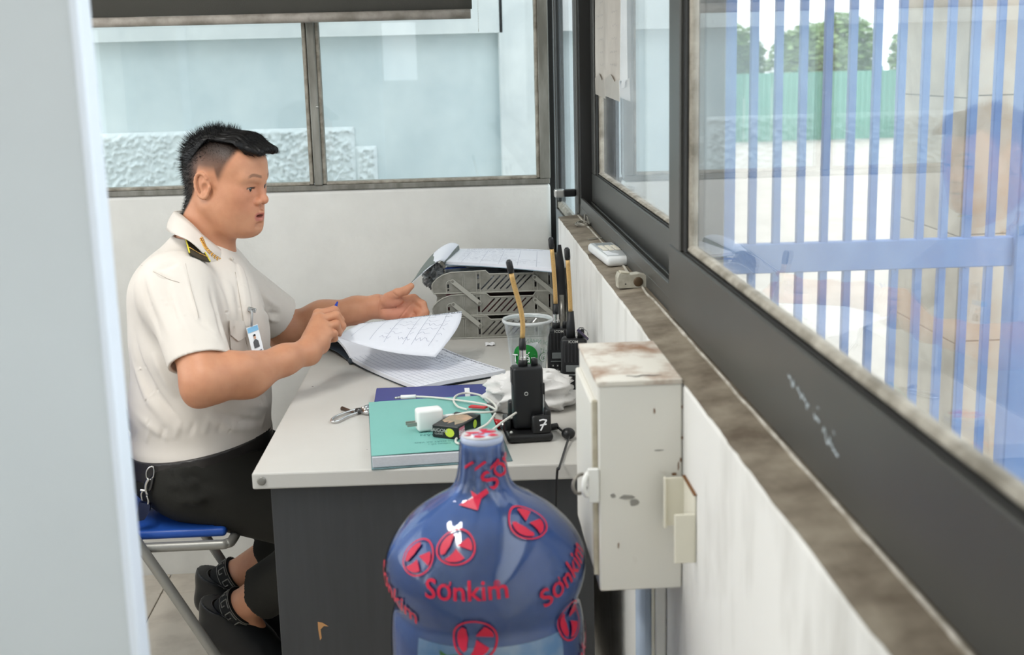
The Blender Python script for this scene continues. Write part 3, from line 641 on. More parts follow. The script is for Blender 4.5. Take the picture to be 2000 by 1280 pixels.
# cap seal
G().lathe([(.0245, .4795), (.0272, .483), (.0272, .4885), (.0255, .4905), (.0001, .4912)], 40).done('cap', mat('pale_cap', (196, 208, 234), .25, trans=.2), bt, smooth=True)
g = G()
for k, (x, y, s) in enumerate(((-.011, .006, .008), (.008, .009, .009), (-.004, -.011, .007), (.014, -.006, .006), (.0, 0, .0045), (-.017, -.004, .004), (.003, .018, .005))):
    g.prism([(x+s*math.cos(t)*(1+.3*math.sin(3*t+k)), y+s*.7*math.sin(t)*(1+.3*math.cos(2*t+k))) for t in [i*.5236 for i in range(12)]], .0004, Matrix.Translation((0, 0, .4911)))
g.done('cap_red_print', m_red, bt, kind='stuff')
G().lathe([(.0262, .4906), (.0001, .4911)], 32).done('cap_white_seal', m_wprint, bt, smooth=True)
# paper label
def lab(u, v, off=.0004, sub=(0, 1, 0, 1)):
    a = A0-.78+1.62*u; z = zb(.594+.116*v); p = Vector((math.cos(a), math.sin(a), 0))*(rad(z)+.0007+off); p.z = z; return p
m_lab = mat('blue_label', (126, 178, 226), .4, dark=(220, 232, 240), vs_=9, lo=.3, hi=.6)
lb = G().grid(lambda u, v: lab(u, v), 50, 8).done('paper_label', m_lab, bt, smooth=True)
g = G(); text_on(g, 'NƯỚC KHOÁNG THIÊN NHIÊN', .0125, lambda x, y: lab(.5+x/.2, .62+y/.116, .0005), .01, 1); g.done('label_lettering', mat('navy_print', (44, 66, 120), .5), lb)
g = G(); f = lambda x, y: lab(.05+(x+.02)/.2, .72+y/.116, .0006)
logo(g, lambda x, y: f(x, y), .013); g.done('label_logo', m_red, lb)
g = G().add([lab(.17+x, .80+y, .0006) for x, y in ((0, .14), (.05, .1), (.13, .12), (.12, -.05), (.07, -.2), (.05, -.05), (.01, -.02))], [tuple(range(7))]); g.done('label_leaf', mat('label_green', (96, 160, 76), .5), lb)
g = G().add([lab(.84+.022*math.cos(t), .55+.04*math.sin(t), .0006) for t in [k*.63 for k in range(10)]], [tuple(range(10))]); g.done('label_sun', mat('label_orange', (226, 168, 60), .5), lb)
# ------------------------------------------------------------------ letter tray stack
ZD = .7503
tr_ = thing('letter_tray', (-.043, 2.972, ZD+.0018), math.radians(-1.2), 'three-tier grey plastic letter tray on the far end of the desk', 'tray')
m_tray = mat('grey_tray_plastic', (138, 137, 129), .5, dark=(108, 106, 98), vs_=30, lo=.25, hi=.6); m_traydk = mat('grey_tray_rim', (172, 171, 162), .45, var=.08, vs_=30)
TL, TH = .325, .0535
outl = [(.0, .008), (.004, .0), (TL-.002, 0), (TL-.002, TH), (.249, TH), (.243, .044), (.139, .044), (.130, TH-.001), (.046, TH-.003), (.026, TH-.009), (.012, TH-.018), (.003, .026), (0, .019)]
slots = []
for k in range(7):
    x = .119+k*.0152; d = .0024
    slots.append([(x-d, .0085), (x, .0065), (x+d, .0085), (x+.0295+d, .0385), (x+.0295, .0405), (x+.0295-d, .0385)])
def hole(x, z0, z1, w=.0022): return [(x-w, z0), (x+w, z0), (x+w, z1), (x-w, z1)]
hs_ = [hole(.1115, .008, .022), hole(.1115, .033, .044), hole(.249, .010, .022), hole(.039, .006, .010), hole(.039, .013, .022), hole(.282, .014, .046, .0018)]
for i in range(3):
    z0 = i*.0556
    tier = G().box((.004, .004, z0+.001), (TL-.004, .246, z0+.003)).done('tray_tier', m_tray, tr_)
    for yy, hl in ((0, slots+hs_), (.247, slots)):
        plate(outl, hl, .002, Matrix.Translation((0, yy, z0)) @ MXZ).done('side_panel', m_tray, tier)
    G().box((TL-.004, .001, z0), (TL-.002, .246, z0+.045)).done('back_panel', m_tray, tier)
    # raised rim, ribs
    g = G(); g.tube([(x, -.0012, z0+z) for x, z in outl], .0016, 4, closed=True)
    for x in (.0735, .0775, .107, .116, .245, .2535, .279, .2865): g.box((x-.0006, -.0028, z0+.001), (x+.0006, -.0008, z0+(.046 if x < .08 else .043 if x > .24 else .05)))
    g.tube(spline([(.0345, -.0012, z0+.002), (.0345, -.0012, z0+.022), (.038, -.0012, z0+.029), (.046, -.0012, z0+.031)], 4), .001, 4)
    g.done('rib', m_traydk, tier)
    if i:
        for (xa, za, xb, zb_) in ((.050, .0295, .113, -.025), (.247, .034, .311, -.022)):
            a = Vector((xa, 0, za)); b = Vector((xb, 0, zb_)); t = (b-a).normalized(); n = Vector((-t.z, 0, t.x))*.0046
            P = []
            for q in range(9): an = math.pi/2+math.pi*q/8; P.append(a+(t*math.cos(an)+n.normalized()*math.sin(an))*.0052)
            for q in range(9): an = -math.pi/2+math.pi*q/8; P.append(b+(t*math.cos(an)+n.normalized()*math.sin(an))*.0052)
            lk = G().prism([(p.x, p.z) for p in P], .0025, Matrix(((1, 0, 0, 0), (0, 0, -1, -.0032), (0, 1, 0, z0), (0, 0, 0, 1)))).done('link_arm', m_traydk, tier)
            for p in (a, b): G().lathe([(.0034, 0), (.0034, .001), (.0022, .0014), (.0022, .0004), (.0001, .0004)], 12, Matrix.Translation((p.x, -.0057, p.z+z0)) @ Matrix.Rotation(math.pi/2, 4, 'X')).done('pivot_pin', m_tray, tier)
# papers inside the tiers
for i, (cl_, lb_) in enumerate((((196, 190, 186), 'loose papers in the bottom tier of the letter tray'), ((150, 70, 76), 'reddish booklet in the middle tier of the letter tray'), ((168, 176, 184), 'pale grey-blue booklet in the top tier of the letter tray'))):
    g = G().bev((.03, .012, 0), (.3, .225, .026 if i < 2 else .03), .002, 1); g.done('tray_papers', mat('tray_paper_%s' % 'abc'[i], cl_, .7, dark=(60, 56, 58), vs_=26), loc=(-.043, 2.972, ZD+.0052+i*.0556), rz=math.radians(-1.2), label=lb_, cat='papers')

m_page = mat('ruled_page', (232, 234, 242), .7, var=.02, vs_=10); m_pedge = mat('page_edges', (214, 216, 222), .8, var=.2, vs_=200, stretch=(1, 1, 12)); m_ink = mat('blue_black_ink', (70, 76, 110), .7); m_rule = mat('faint_rule', (150, 156, 176), .8); m_print = mat('grey_print', (84, 86, 98), .7); m_cover = mat('dark_cover', (52, 62, 72), .6)

# open ledger lying on the tray, its left leaf folded over and hanging to the guard's hand
LZ = ZD+.1695
lg = thing('open_ledger', (0, 0, 0), 0, 'open white ledger lying on top of the letter tray', 'ledger')
a, b, c, d = [U(*q) for q in ()] if 0 else (U(868, 514, z=LZ+.006), U(1083, 526, z=LZ+.006), U(1079, 489, z=LZ+.006), U(897, 489, z=LZ+.006))
b.x = min(b.x, .272); c.x = min(c.x, .272); c.y = min(c.y, 3.36); d.y = min(d.y, 3.36)
def led(u, v):
    p = (a*(1-u)+b*u)*(1-v)+(d*(1-u)+c*u)*v; p.z += .004*math.sin(u*3.1)+.004*(1-u)**3; return p
G().sheet(led, 16, 6, .007).done('page_block', m_page, lg, smooth=False)
G().sheet(lambda u, v: led(u, v)-Vector((0, .002, .0075)), 16, 4, .001).done('cover', mat('light_blue_cover', (150, 172, 186), .5), lg)
g = G(); rng = random.Random(8); W = (b-a).length; D = (d-a).length
fn = lambda u, v: led(min(max(u/W, 0), 1), min(max(v/D, 0), 1))+Vector((0, 0, .0007))
text_on(g, 'SỔ THEO DÕI KIỂM SOÁT NGƯỜI, PHƯƠNG TIỆN VÀO, RA KHU VỰC', .0085, lambda x, y: fn(W*.5+x*.9, D*.93+y*1.2), 0, 0)
for k in range(9): scribble(g, fn, W*.1, W*rng.uniform(.5, .95), D*(.84-.085*k), .006, rng, .0008)
g.done('writing', m_ink, lg)
g = G()
for k in range(5): rule(g, fn, (W*(.16+.17*k), 0), (W*(.16+.17*k), D*.88), .0006, 6)
g.done('rules', m_rule, lg)
pn = [U(868, 515, y=3.02), U(866, 511, y=3.015), U(858, 509, y=3.0), U(845, 516, y=2.985), U(822, 535, y=2.955), U(796, 559, y=2.93)]
pf = [U(897, 490, y=3.24), U(895, 478, y=3.22), U(878, 475, y=3.19), U(852, 490, y=3.12), U(826, 520, y=3.03), U(806, 552, y=2.952)]
sn, sf = spline(pn, 6), spline(pf, 6); ns = len(sn)-1
def leafp(u, v):
    i = min(int(u*ns), ns-1); t = u*ns-i; return (sn[i].lerp(sn[i+1], t)).lerp(sf[i].lerp(sf[i+1], t), v)
G().sheet(leafp, 30, 8, -.0022).done('folded_leaf', m_page, lg, smooth=True)
G().sheet(lambda u, v: leafp(u, v)-Vector((0.001, .0015, .0018)), 30, 4, .0012).done('leaf_cover', mat('grey_green_cover', (112, 120, 116), .6), lg, smooth=True)

# crumpled clear bag and blue leaflet sticking out on the tray's left end
def crumple(c, R, seed, amp=.35, nu=40, nv=26, fr=2.2, flat=None):
    def f(u, v):
        th = u*2*math.pi; ph = (v-.5)*math.pi*.998
        d = Vector((math.cos(ph)*math.cos(th), math.cos(ph)*math.sin(th), math.sin(ph)))
        n = 1-abs(noise.noise(d*fr+Vector((seed, 0, 0))))*2*amp+amp*.5-.25*amp*abs(noise.noise(d*fr*2.7+Vector((seed, 9, 0))))*2
        p = Vector((d.x*R[0], d.y*R[1], d.z*R[2]))*n+Vector(c)
        if flat is not None and p.z < flat: p.z = flat+.0004*noise.noise(d*9)
        return p
    return G().grid(f, nu, nv)
m_bag = mat('clear_crumpled_bag', (176, 180, 182), .12, trans=.55, coat=.4, var=.5, vs_=26)
q = U(838, 535, y=3.05)
crumple((q.x+.010, 3.05, q.z-.004), (.026, .05, .030), 3.3, .55, 48, 30, 3.0).done('plastic_bag', m_bag, smooth=True, label='crumpled clear plastic bag tucked at the left end of the letter tray', cat='bag')
q = U(872, 523, y=3.02); G().prism([(0, 0), (.055, .004), (.05, .009), (.008, .010)], .0012, Matrix.Translation((q.x-.006, 3.04, LZ-.009)) @ Matrix.Rotation(.3, 4, 'X')).done('blue_leaflet', mat('blue_leaflet', (60, 84, 160), .5), label='blue leaflet edge under the ledger on the tray', cat='leaflet')
# black umbrella-like folded strap standing behind the radios by the wall
P = [U(1077, 489, y=3.0), U(1088, 520, y=2.96), U(1098, 560, y=2.93), U(1104, 590, y=2.9)]
st = thing('folded_umbrella', (0, 0, 0), 0, 'folded black umbrella with a silver handle leaning in the wall corner', 'umbrella')
um = [Vector((.264, 2.952, .975)), Vector((.264, 2.930, .86)), Vector((.264, 2.905, ZD+.004))]
G().tube([um[0], um[0].lerp(um[1], .4), um[1], um[1].lerp(um[2], .5), um[2]], [.004, .010, .012, .009, .005], 9).done('canopy', mat('black_cloth', (22, 22, 24), .7), st, smooth=True)
G().tube([um[1]+Vector((.0, -.013, .0)), um[1].lerp(um[2], .8)+Vector((0, -.011, 0))], .006, 8).done('foil_sleeve', mat('crinkled_foil', (150, 148, 142), .25, metal=.6, var=.5, vs_=60), st, smooth=True)
# paper scrap
q = U(957, 673, z=ZD); G().sheet(lambda u, v: (q.x-.011+.022*u, q.y-.02+.03*v, ZD+.001+.003*abs(math.sin(u*5+v*4))), 6, 5, .0003).done('paper_scrap', m_wprint, label='tiny white paper scrap lying on the desk before the tray', cat='scrap')

# ------------------------------------------------------------------ open register on the desk in front of the guard
nb = thing('open_register', (0, 0, 0), 0, 'open register book lying on the desk under the guard\'s hand', 'register')
A_, B_, C_, D_ = (Vector((-.228, 2.748, ZD)), Vector((-.074, 2.476, ZD)), Vector((.112, 2.597, ZD)), Vector((-.028, 2.835, ZD)))
def pg(u, v, h=.0125):
    p = (A_*(1-u)+B_*u)*(1-v)+(D_*(1-u)+C_*u)*v; p = p.copy(); p.z = ZD+h+.005*math.exp(-u*9)-.002*math.sin(u*3.1)+.0015*math.sin(v*5); return p
G().sheet(pg, 22, 10, .008).done('page_block', m_page, nb)
G().sheet(lambda u, v: pg(u, v, .0040)*1.0+Vector((0, -.0015, 0)), 14, 6, .0011).done('cover', m_cover, nb)
W = (B_-A_).length; D = (D_-A_).length
fn = lambda u, v: pg(min(max(u/W, 0), 1), min(max(v/D, 0), 1))+Vector((0, 0, .0004))
g = G()
for k in range(15): rule(g, fn, (W*.02, D*(.03+.058*k)), (W*.985, D*(.03+.058*k)), .0007, 14)
for k in range(5): rule(g, fn, (W*(.14+.18*k), 0), (W*(.14+.18*k), D*.9), .0005, 8)
g.done('ruling', m_rule, nb)
g = G(); rng = random.Random(6)
text_on(g, 'SỔ THEO DÕI KIỂM SOÁT NGƯỜI, PHƯƠNG TIỆN VÀO, RA KHU VỰC', .0105, lambda x, y: fn(W*.52+x*.82, D*.965+y*.9), 0, 0)
for k in range(7): scribble(g, fn, W*(.06+.14*k), W*(.12+.14*k), D*.91, .004, rng, .0007)
g.done('printed_header', m_print, nb)
g = G()
for k in range(4): scribble(g, fn, W*.04, W*.5, D*(.86-.058*k), .005, rng, .0007)
g.done('handwriting', m_ink, nb)
dirb = (A_-B_).normalized()
def bkp(u, v):
    p = A_*(1-v)+D_*v+dirb*(.26*u)+Vector((.02, 0, 0))*u; p = p.copy()
    p.z = ZD+.010+.030*math.sin(min(1, u*1.25)*math.pi)**.8*(1-.3*v); return p
G().sheet(bkp, 20, 8, .006).done('turned_pages', m_page, nb, smooth=False)
G().sheet(lambda u, v: Vector((bkp(u, v).x, bkp(u, v).y-.001, ZD+.0015+(bkp(u, v).z-ZD-.01)*.35)), 20, 4, .0012).done('back_cover', m_cover, nb)
fb = lambda u, v: bkp(min(max(u/.26, 0), 1), min(max(v/D, 0), 1))+Vector((0, -.0003, .0006))
g = G()
for k in range(13): rule(g, fb, (.004+k*.02, .004), (.004+k*.02, D*.97), .0007, 12)
g.done('ruling', m_rule, nb)
g = G()
for k in range(9): scribble(g, fb, .09+.001*k, .2, D*(.06+.09*k), .006, rng, .0008)
g.done('handwriting', m_ink, nb)
G().tube([A_+Vector((-.003, -.004, .008)), A_.lerp(D_, .12)+Vector((0, 0, .008))], .0065, 10).done('spine_roll', m_cover, nb, smooth=True)
# the leaf being turned
L0, L1, R0, R1 = U(654, 657, y=2.60), U(851, 697, y=2.60), U(703, 632, y=2.76), U(902, 608, y=2.78)
def turn(u, v):
    p = (L0*(1-u)+L1*u)*(1-v)+(R0*(1-u)+R1*u)*v
    p = p.copy(); p.z += -.010*math.sin(math.pi*u)*(1-v)+.012*math.sin(math.pi*u)*v*(1-v)*4*.6+.008*math.sin(math.pi*v)*(u); p.y += .012*u*math.sin(math.pi*v); p.x += .018*math.sin(math.pi*v)*u**3; return p
tl = G().sheet(turn, 28, 14, .0004).done('lifted_leaf', m_page, nb, smooth=True)
W = (L1-L0).length; D = (R0-L0).length
fl = lambda u, v: turn(min(max(u/W, 0), 1), min(max(v/D, 0), 1))+Vector((0, -.0003, .0007))
g = G(); text_on(g, 'SỔ THEO DÕI KIỂM SOÁT NGƯỜI, PHƯƠNG TIỆN VÀO, RA KHU VỰC', .0088, lambda x, y: fl(W*.55+x*.88, D*.95+y*1.4), 0, 0)
for k in range(6): scribble(g, fl, W*(.1+.15*k), W*(.17+.15*k), D*.84, .006, rng, .0006)
g.done('printed_header', m_print, tl)
g = G()
for k in range(5): scribble(g, fl, W*(.45-.02*k), W*.66, D*(.70-.11*k), .011, rng, .0005); scribble(g, fl, W*.70, W*.92, D*(.70-.11*k), .011, rng, .0005)
g.done('handwriting', mat('faint_blue_ink', (150, 154, 178), .7), tl)
g = G()
for k in (.12, .3, .44, .62, .7, .86): rule(g, fl, (W*k, D*.15), (W*k, D*.9), .0005, 6)
g.done('ruling', m_rule, tl)

# ------------------------------------------------------------------ books near the desk edge
gb = thing('green_report', (-.0395, 2.172, ZD), math.radians(4), 'thick report with teal green cover near the desk edge', 'book')
m_teal = mat('teal_cover', (122, 184, 175), .5, var=.06, vs_=6); m_clear = mat('clear_folder', (150, 186, 190), .2, trans=.6, var=.2, vs_=12)
G().bev((-.113, -.176, .0), (.122, .174, .0018), .0005, 1).done('clear_back', m_clear, gb)
G().bev((-.111, -.171, .002), (.108, .171, .0205), .001, 1).done('page_block', m_pedge, gb)
G().sheet(lambda u, v: (-.112+.222*u, -.168+.340*v, .0222+.0012*math.sin(u*3)), 10, 10, .0009).done('cover', m_teal, gb)
g = G(); cf = lambda x, y: (-x, .004-y, .0236)
text_on(g, 'PHIẾU XÁC NHẬN', .0135, lambda x, y: cf(x-.03, y+.075), .008); 
text_on(g, 'CÔNG TY CỔ PHẦN XÂY DỰNG', .0078, lambda x, y: cf(x-.03, y+.060), 0); text_on(g, 'BIÊN BẢN KIỂM SOÁT RA VÀO', .0085, lambda x, y: cf(x-.02, y+.118), 0); text_on(g, 'BẢO VỆ - CỔNG SỐ 1', .0075, lambda x, y: cf(x-.02, y+.131), 0)
g.done('cover_lettering', mat('dark_teal_print', (44, 104, 104), .6), gb)
bb = thing('blue_notebook', (-.040, 2.418, ZD), math.radians(.5), 'navy blue notebook behind the teal report', 'book')
m_navy = mat('navy_cover', (44, 50, 130), .4, var=.06, vs_=8)
G().bev((-.115, -.050, 0), (.117, .05, .002), .0008, 1).done('cover', m_navy, bb); G().bev((-.113, -.049, .002), (.114, .047, .013), .0008, 1).done('page_block', m_pedge, bb)
G().bev((-.115, -.05, .013), (.117, .05, .0155), .0008, 1).done('cover', m_navy, bb); G().bev((-.115, .046, .0), (.117, .0515, .0155), .002, 2).done('spine', m_navy, bb)
G().bev((.062, -.05, .0156), (.072, .02, .0162), .0002, 1).done('paper_marker', m_wprint, bb)

# ------------------------------------------------------------------ charger, cable, cigarette box, lighter, keys
ZT = ZD+.0238
ad = thing('phone_charger', (0, 0, 0), 0, 'white square phone charger lying on the teal report', 'charger')
q0 = U(838, 818, z=ZT+.020); R = RZ(14); m_aw = mat('glossy_white', (240, 240, 238), .25)
G().bev((q0.x-.0235, q0.y-.014, ZT+.0002), (q0.x+.0235, q0.y+.014, ZT+.040), .006, 4, R).done('case', m_aw, ad, auto=50)
for dy in (-.006, .006):
    c = R @ Vector((-.032, dy, 0))+Vector((q0.x, q0.y, ZT+.014)); G().bev((c.x-.009, c.y-.0008, c.z-.0035), (c.x+.009, c.y+.0008, c.z+.0035), .0004, 1, R).done('prong', mat('dull_prong', (170, 168, 160), .4, metal=.8), ad)
Z2 = ZT+.004
cb = thing('charging_cable', (0, 0, 0), 0, 'white charging cable looping over the teal report', 'cable')
def pz(px, py, z): return U(px, py, z=z)
e0 = R @ Vector((.0245, 0, 0))+Vector((q0.x, q0.y, ZT+.020)); e1 = R @ Vector((.045, 0, 0))+Vector((q0.x, q0.y, ZT+.0205))
G().tube([e0, e0.lerp(e1, .5), e1], .0042, 10).done('connector', m_aw, cb, smooth=True)
path = [e1, pz(915, 806, ZT+.026), pz(945, 806, ZT+.026), pz(968, 803, ZT+.022), pz(966, 790, ZT+.01), pz(945, 775, ZT+.004), pz(915, 768, ZT-.003), pz(893, 772, ZT+.002), pz(886, 783, ZT+.003), pz(895, 795, ZT+.004), pz(912, 800, ZT+.004)]
path2 = [pz(968, 808, ZT+.026), pz(952, 828, ZT+.024), pz(930, 840, ZT+.016), pz(905, 850, ZT+.004), pz(891, 858, ZT+.0025), pz(893, 866, ZT+.0025), pz(912, 866, ZT+.003), pz(950, 848, ZT+.012), pz(985, 822, ZT+.02), pz(1012, 804, ZT+.026), pz(1014, 802, ZT+.024), pz(1004, 814, ZT+.014), pz(986, 826, ZD+.006)]
path3 = [pz(968, 800, ZT+.018), pz(945, 790, ZT+.006), pz(900, 783, ZT+.004), pz(850, 777, ZT+.002), pz(812, 775, ZT+.003)]
m_cab = mat('off_white_cable', (218, 216, 208), .45)
for P in (path, path2, path3): G().tube(spline(P, 7), .0021, 8).done('cord', m_cab, cb, smooth=True)
pa, pb, pc = pz(812, 775, ZT+.003), pz(783, 776, ZT+.002), pz(771, 778, ZT+.002)
G().tube([pa, pb], .0042, 10).done('connector', m_aw, cb, smooth=True); G().tube([pb, pc], .0024, 6).done('plug_tip', m_chrome, cb, smooth=True)
ca, cb2 = U(895, 860, z=ZT), U(958, 822, z=ZT); ang = math.atan2(cb2.y-ca.y, cb2.x-ca.x)
cg = thing('cigarette_box', (ca.x, ca.y, ZT), ang, 'black cigarette box with a torn picture panel on the teal report', 'box')
G().bev((0, 0, .0003), (.088, .050, .0225), .0012, 1).done('carton', mat('black_carton', (30, 30, 30), .35), cg)
G().prism([(.012, .012), (.03, .004), (.062, .003), (.075, .02), (.07, .046), (.03, .046), (.02, .036), (.026, .03), (.014, .028), (.03, .022)], .0004, Matrix.Translation((0, 0, .0225))).done('torn_picture', mat('torn_flesh_print', (198, 160, 132), .6, dark=(150, 140, 120), vs_=40), cg)
g = G().add([(-.0003, .016+.009*math.cos(t), .0112+.0078*math.sin(t)) for t in [k*.45 for k in range(14)]], [tuple(range(14))]); g.done('yellow_disc', mat('lime_print', (206, 220, 70), .5), cg)
g = G().add([(.064+.007*math.cos(t), -.0003, .0112+.0075*math.sin(t)) for t in [k*.45 for k in range(14)]], [tuple(range(14))]); g.done('yellow_disc', mat('lime_print', (206, 220, 70), .5), cg)
G().box((.004, -.0003, .003), (.024, 0.0001, .0195)).done('pink_stamp', mat('pink_stamp', (214, 120, 140), .5), cg)
g = G(); text_on(g, 'SAIGON', .0088, lambda x, y: (-.0004, .037-x, .0135+y), .006); text_on(g, 'CLASSIC', .0045, lambda x, y: (-.0004, .037-x, .0075+y), 0); g.done('carton_lettering', mat('silver_print', (190, 190, 186), .4), cg)
g = G(); text_on(g, 'BHG', .011, lambda x, y: (.014+x, -.0005, .0112+y), .01); g.done('stamp_lettering', m_wprint, cg)
rl = U(930, 800, z=ZT)
lt = thing('lighter', (0, 0, 0), 0, 'red cigarette lighter with metal head behind the cigarette box', 'lighter')
la, lb2, lc = U(962, 826, z=ZD+.009), U(980, 830, z=ZD+.009), U(988, 834, z=ZD+.009)
G().tube([la, lb2], .0085, 12).done('body', mat('red_plastic', (206, 40, 46), .3, trans=.1), lt, smooth=True); G().tube([lb2, lc], .0075, 12).done('head', m_chrome, lt, smooth=True)
ra = U(915, 797, z=ZT+.003); G().prism([(0, 0), (.03, -.012), (.036, -.004), (.006, .010)], .003, Matrix.Translation(ra)).done('red_card', mat('red_card', (206, 58, 62), .5), label='red card corner peeking out behind the cigarette box', cat='card')
ky = thing('key_bunch', (0, 0, 0), 0, 'bunch of keys with a steel snap hook beside the teal report', 'keys')
k0 = [U(648, 820, z=ZD+.004), U(660, 812, z=ZD+.004), U(690, 802, z=ZD+.004), U(700, 801, z=ZD+.004), U(699, 806, z=ZD+.004), U(680, 813, z=ZD+.004), U(662, 822, z=ZD+.004), U(650, 824, z=ZD+.004)]
G().tube(spline(k0, 5, True), .0026, 8, closed=True).done('snap_hook', m_chrome, ky, smooth=True)
G().tube([U(697, 803, z=ZD+.005), U(703, 803, z=ZD+.006), U(709, 804, z=ZD+.005)], [.006, .0065, .004], 10).done('swivel', mat('dark_steel', (84, 84, 84), .3, metal=.8), ky, smooth=True)
kb = U(668, 798, z=ZD+.003); k1 = U(690, 806, z=ZD+.003); m_brz = mat('brown_key', (96, 76, 64), .45, metal=.5)
G().tube([kb, U(680, 801, z=ZD+.003), k1], [.0045, .003, .002], 6).done('key', m_brz, ky, smooth=True)
for i, (px, py, qx, qy) in enumerate(((708, 800, 722, 793), (709, 803, 724, 799), (708, 805, 724, 806))):
    kk = G().tube([U(px, py, z=ZD+.003+i*.001), U(qx, qy, z=ZD+.004+i*.001)], [.006, .0045], 5); kk.done('key', m_chrome, ky, smooth=True)
G().tube([p+Vector((0, 0, .001)) for p in arc(U(707, 803, z=ZD+.004), .008, 0, 360, 16, (1, 0, 0), (0, 1, 0))], .001, 6).done('split_ring', m_chrome, ky, smooth=True)

# ------------------------------------------------------------------ white rag, plastic cup
crumple((.148, 2.328, ZD+.030), (.086, .052, .042), 6.1, .42, 70, 40, 1.9, ZD+.0008).done('white_rag', mat('white_cotton', (226, 224, 222), .9, var=.05, vs_=30, bump=.2, bs=300), smooth=True, label='crumpled white rag on the desk behind the docked radio', cat='rag')
cu = thing('plastic_cup', (.152, 2.44, ZD), 0, 'clear plastic drink cup with green printed logo', 'cup')
m_cup = mat('clear_cup', (244, 246, 246), .08, trans=.95, ior=1.12, spec=.5)
def cupr(z): return .029+.0185*z/.17
CH = .148; profc = [(.0001, .004), (.026, .004), (.029, .0), (cupr(.03), .03), (cupr(.085), .085), (cupr(.088)+.0008, .088), (cupr(.12), .12), (cupr(.124)+.0012, .124), (.0475, CH), (.0505, CH+.001), (.051, CH+.004), (.0495, CH+.006), (.0468, CH+.004), (.0462, CH), (cupr(.134)-.0003, .134), (cupr(.085)-.0012, .085), (cupr(.03)-.0012, .03), (.0275, .006), (.0001, .0055)]
m_cupt = glass_mat('thin_cup_plastic', (238, 242, 242), .10, 1.0, (235, 238, 238), 9)
G().lathe(profc[:14], 48, cap=False).done('cup_wall', m_cupt, cu, smooth=True)
G().lathe([(.0465, CH-.001), (.0505, CH), (.0515, CH+.003), (.050, CH+.0065), (.0472, CH+.005), (.0465, CH-.001)], 48, cap=False).done('rim', mat('cup_rim', (228, 230, 230), .2, trans=.35), cu, smooth=True)
def cupf(x, y, z0=.084, a0=-1.62, off=.0012):
    z = z0+y; r = cupr(z)+off; a = a0+x/.04; return Vector((r*math.cos(a), r*math.sin(a), z))
m_cg = mat('cup_green', (20, 128, 48), .45)
def fan(g, f, n, r, rx=1): g.add([f(0, 0)]+[f(r*rx*math.cos(2*math.pi*k/n)*q, r*math.sin(2*math.pi*k/n)*q) for q in (.5, 1) for k in range(n)], [(0, 1+k, 1+(k+1) % n) for k in range(n)]+[(1+k, 1+n+k, 1+n+(k+1) % n, 1+(k+1) % n) for k in range(n)])
g = G(); V = []; 
for (x, y) in ((-.004, .026), (.018, .03), (.033, .0), (.036, -.03), (.028, -.055), (.0, -.06), (-.02, -.05), (-.03, -.02), (-.02, .0)): V.append(cupf(x, y, off=.0006))
V.append(cupf(0, -.01, off=.0006)); g.add(V, [(9, k, (k+1) % 9) for k in range(9)]); g.done('white_print_patch', m_wprint, cu)
g = G(); fan(g, lambda x, y: cupf(x-.007, y, off=.0012), 24, .026); g.done('green_disc', m_cg, cu)
g = G(); text_on(g, 'Tuấn G', .0235, lambda x, y: cupf(x+.002, y-.004, off=.0024), .03, 1); g.done('logo_outline', m_cg, cu)
g = G(); text_on(g, 'Tuấn G', .0235, lambda x, y: cupf(x+.002, y-.004, off=.0030), .0, 1); text_on(g, 'Coffee', .0085, lambda x, y: cupf(x-.007, y-.019, off=.0022), 0, 1); g.done('logo_lettering', m_wprint, cu)
g = G()
for k, s in enumerate(('CHI NHÁNH', 'ĐẶT HÀNG', 'CỔNG 2')): text_on(g, s, .0125, lambda x, y, k=k: cupf(x, y, .098-.018*k, 1.05, .0009), .005, 1)
g.done('back_lettering', mat('cup_green_dull', (60, 120, 84), .5), cu)

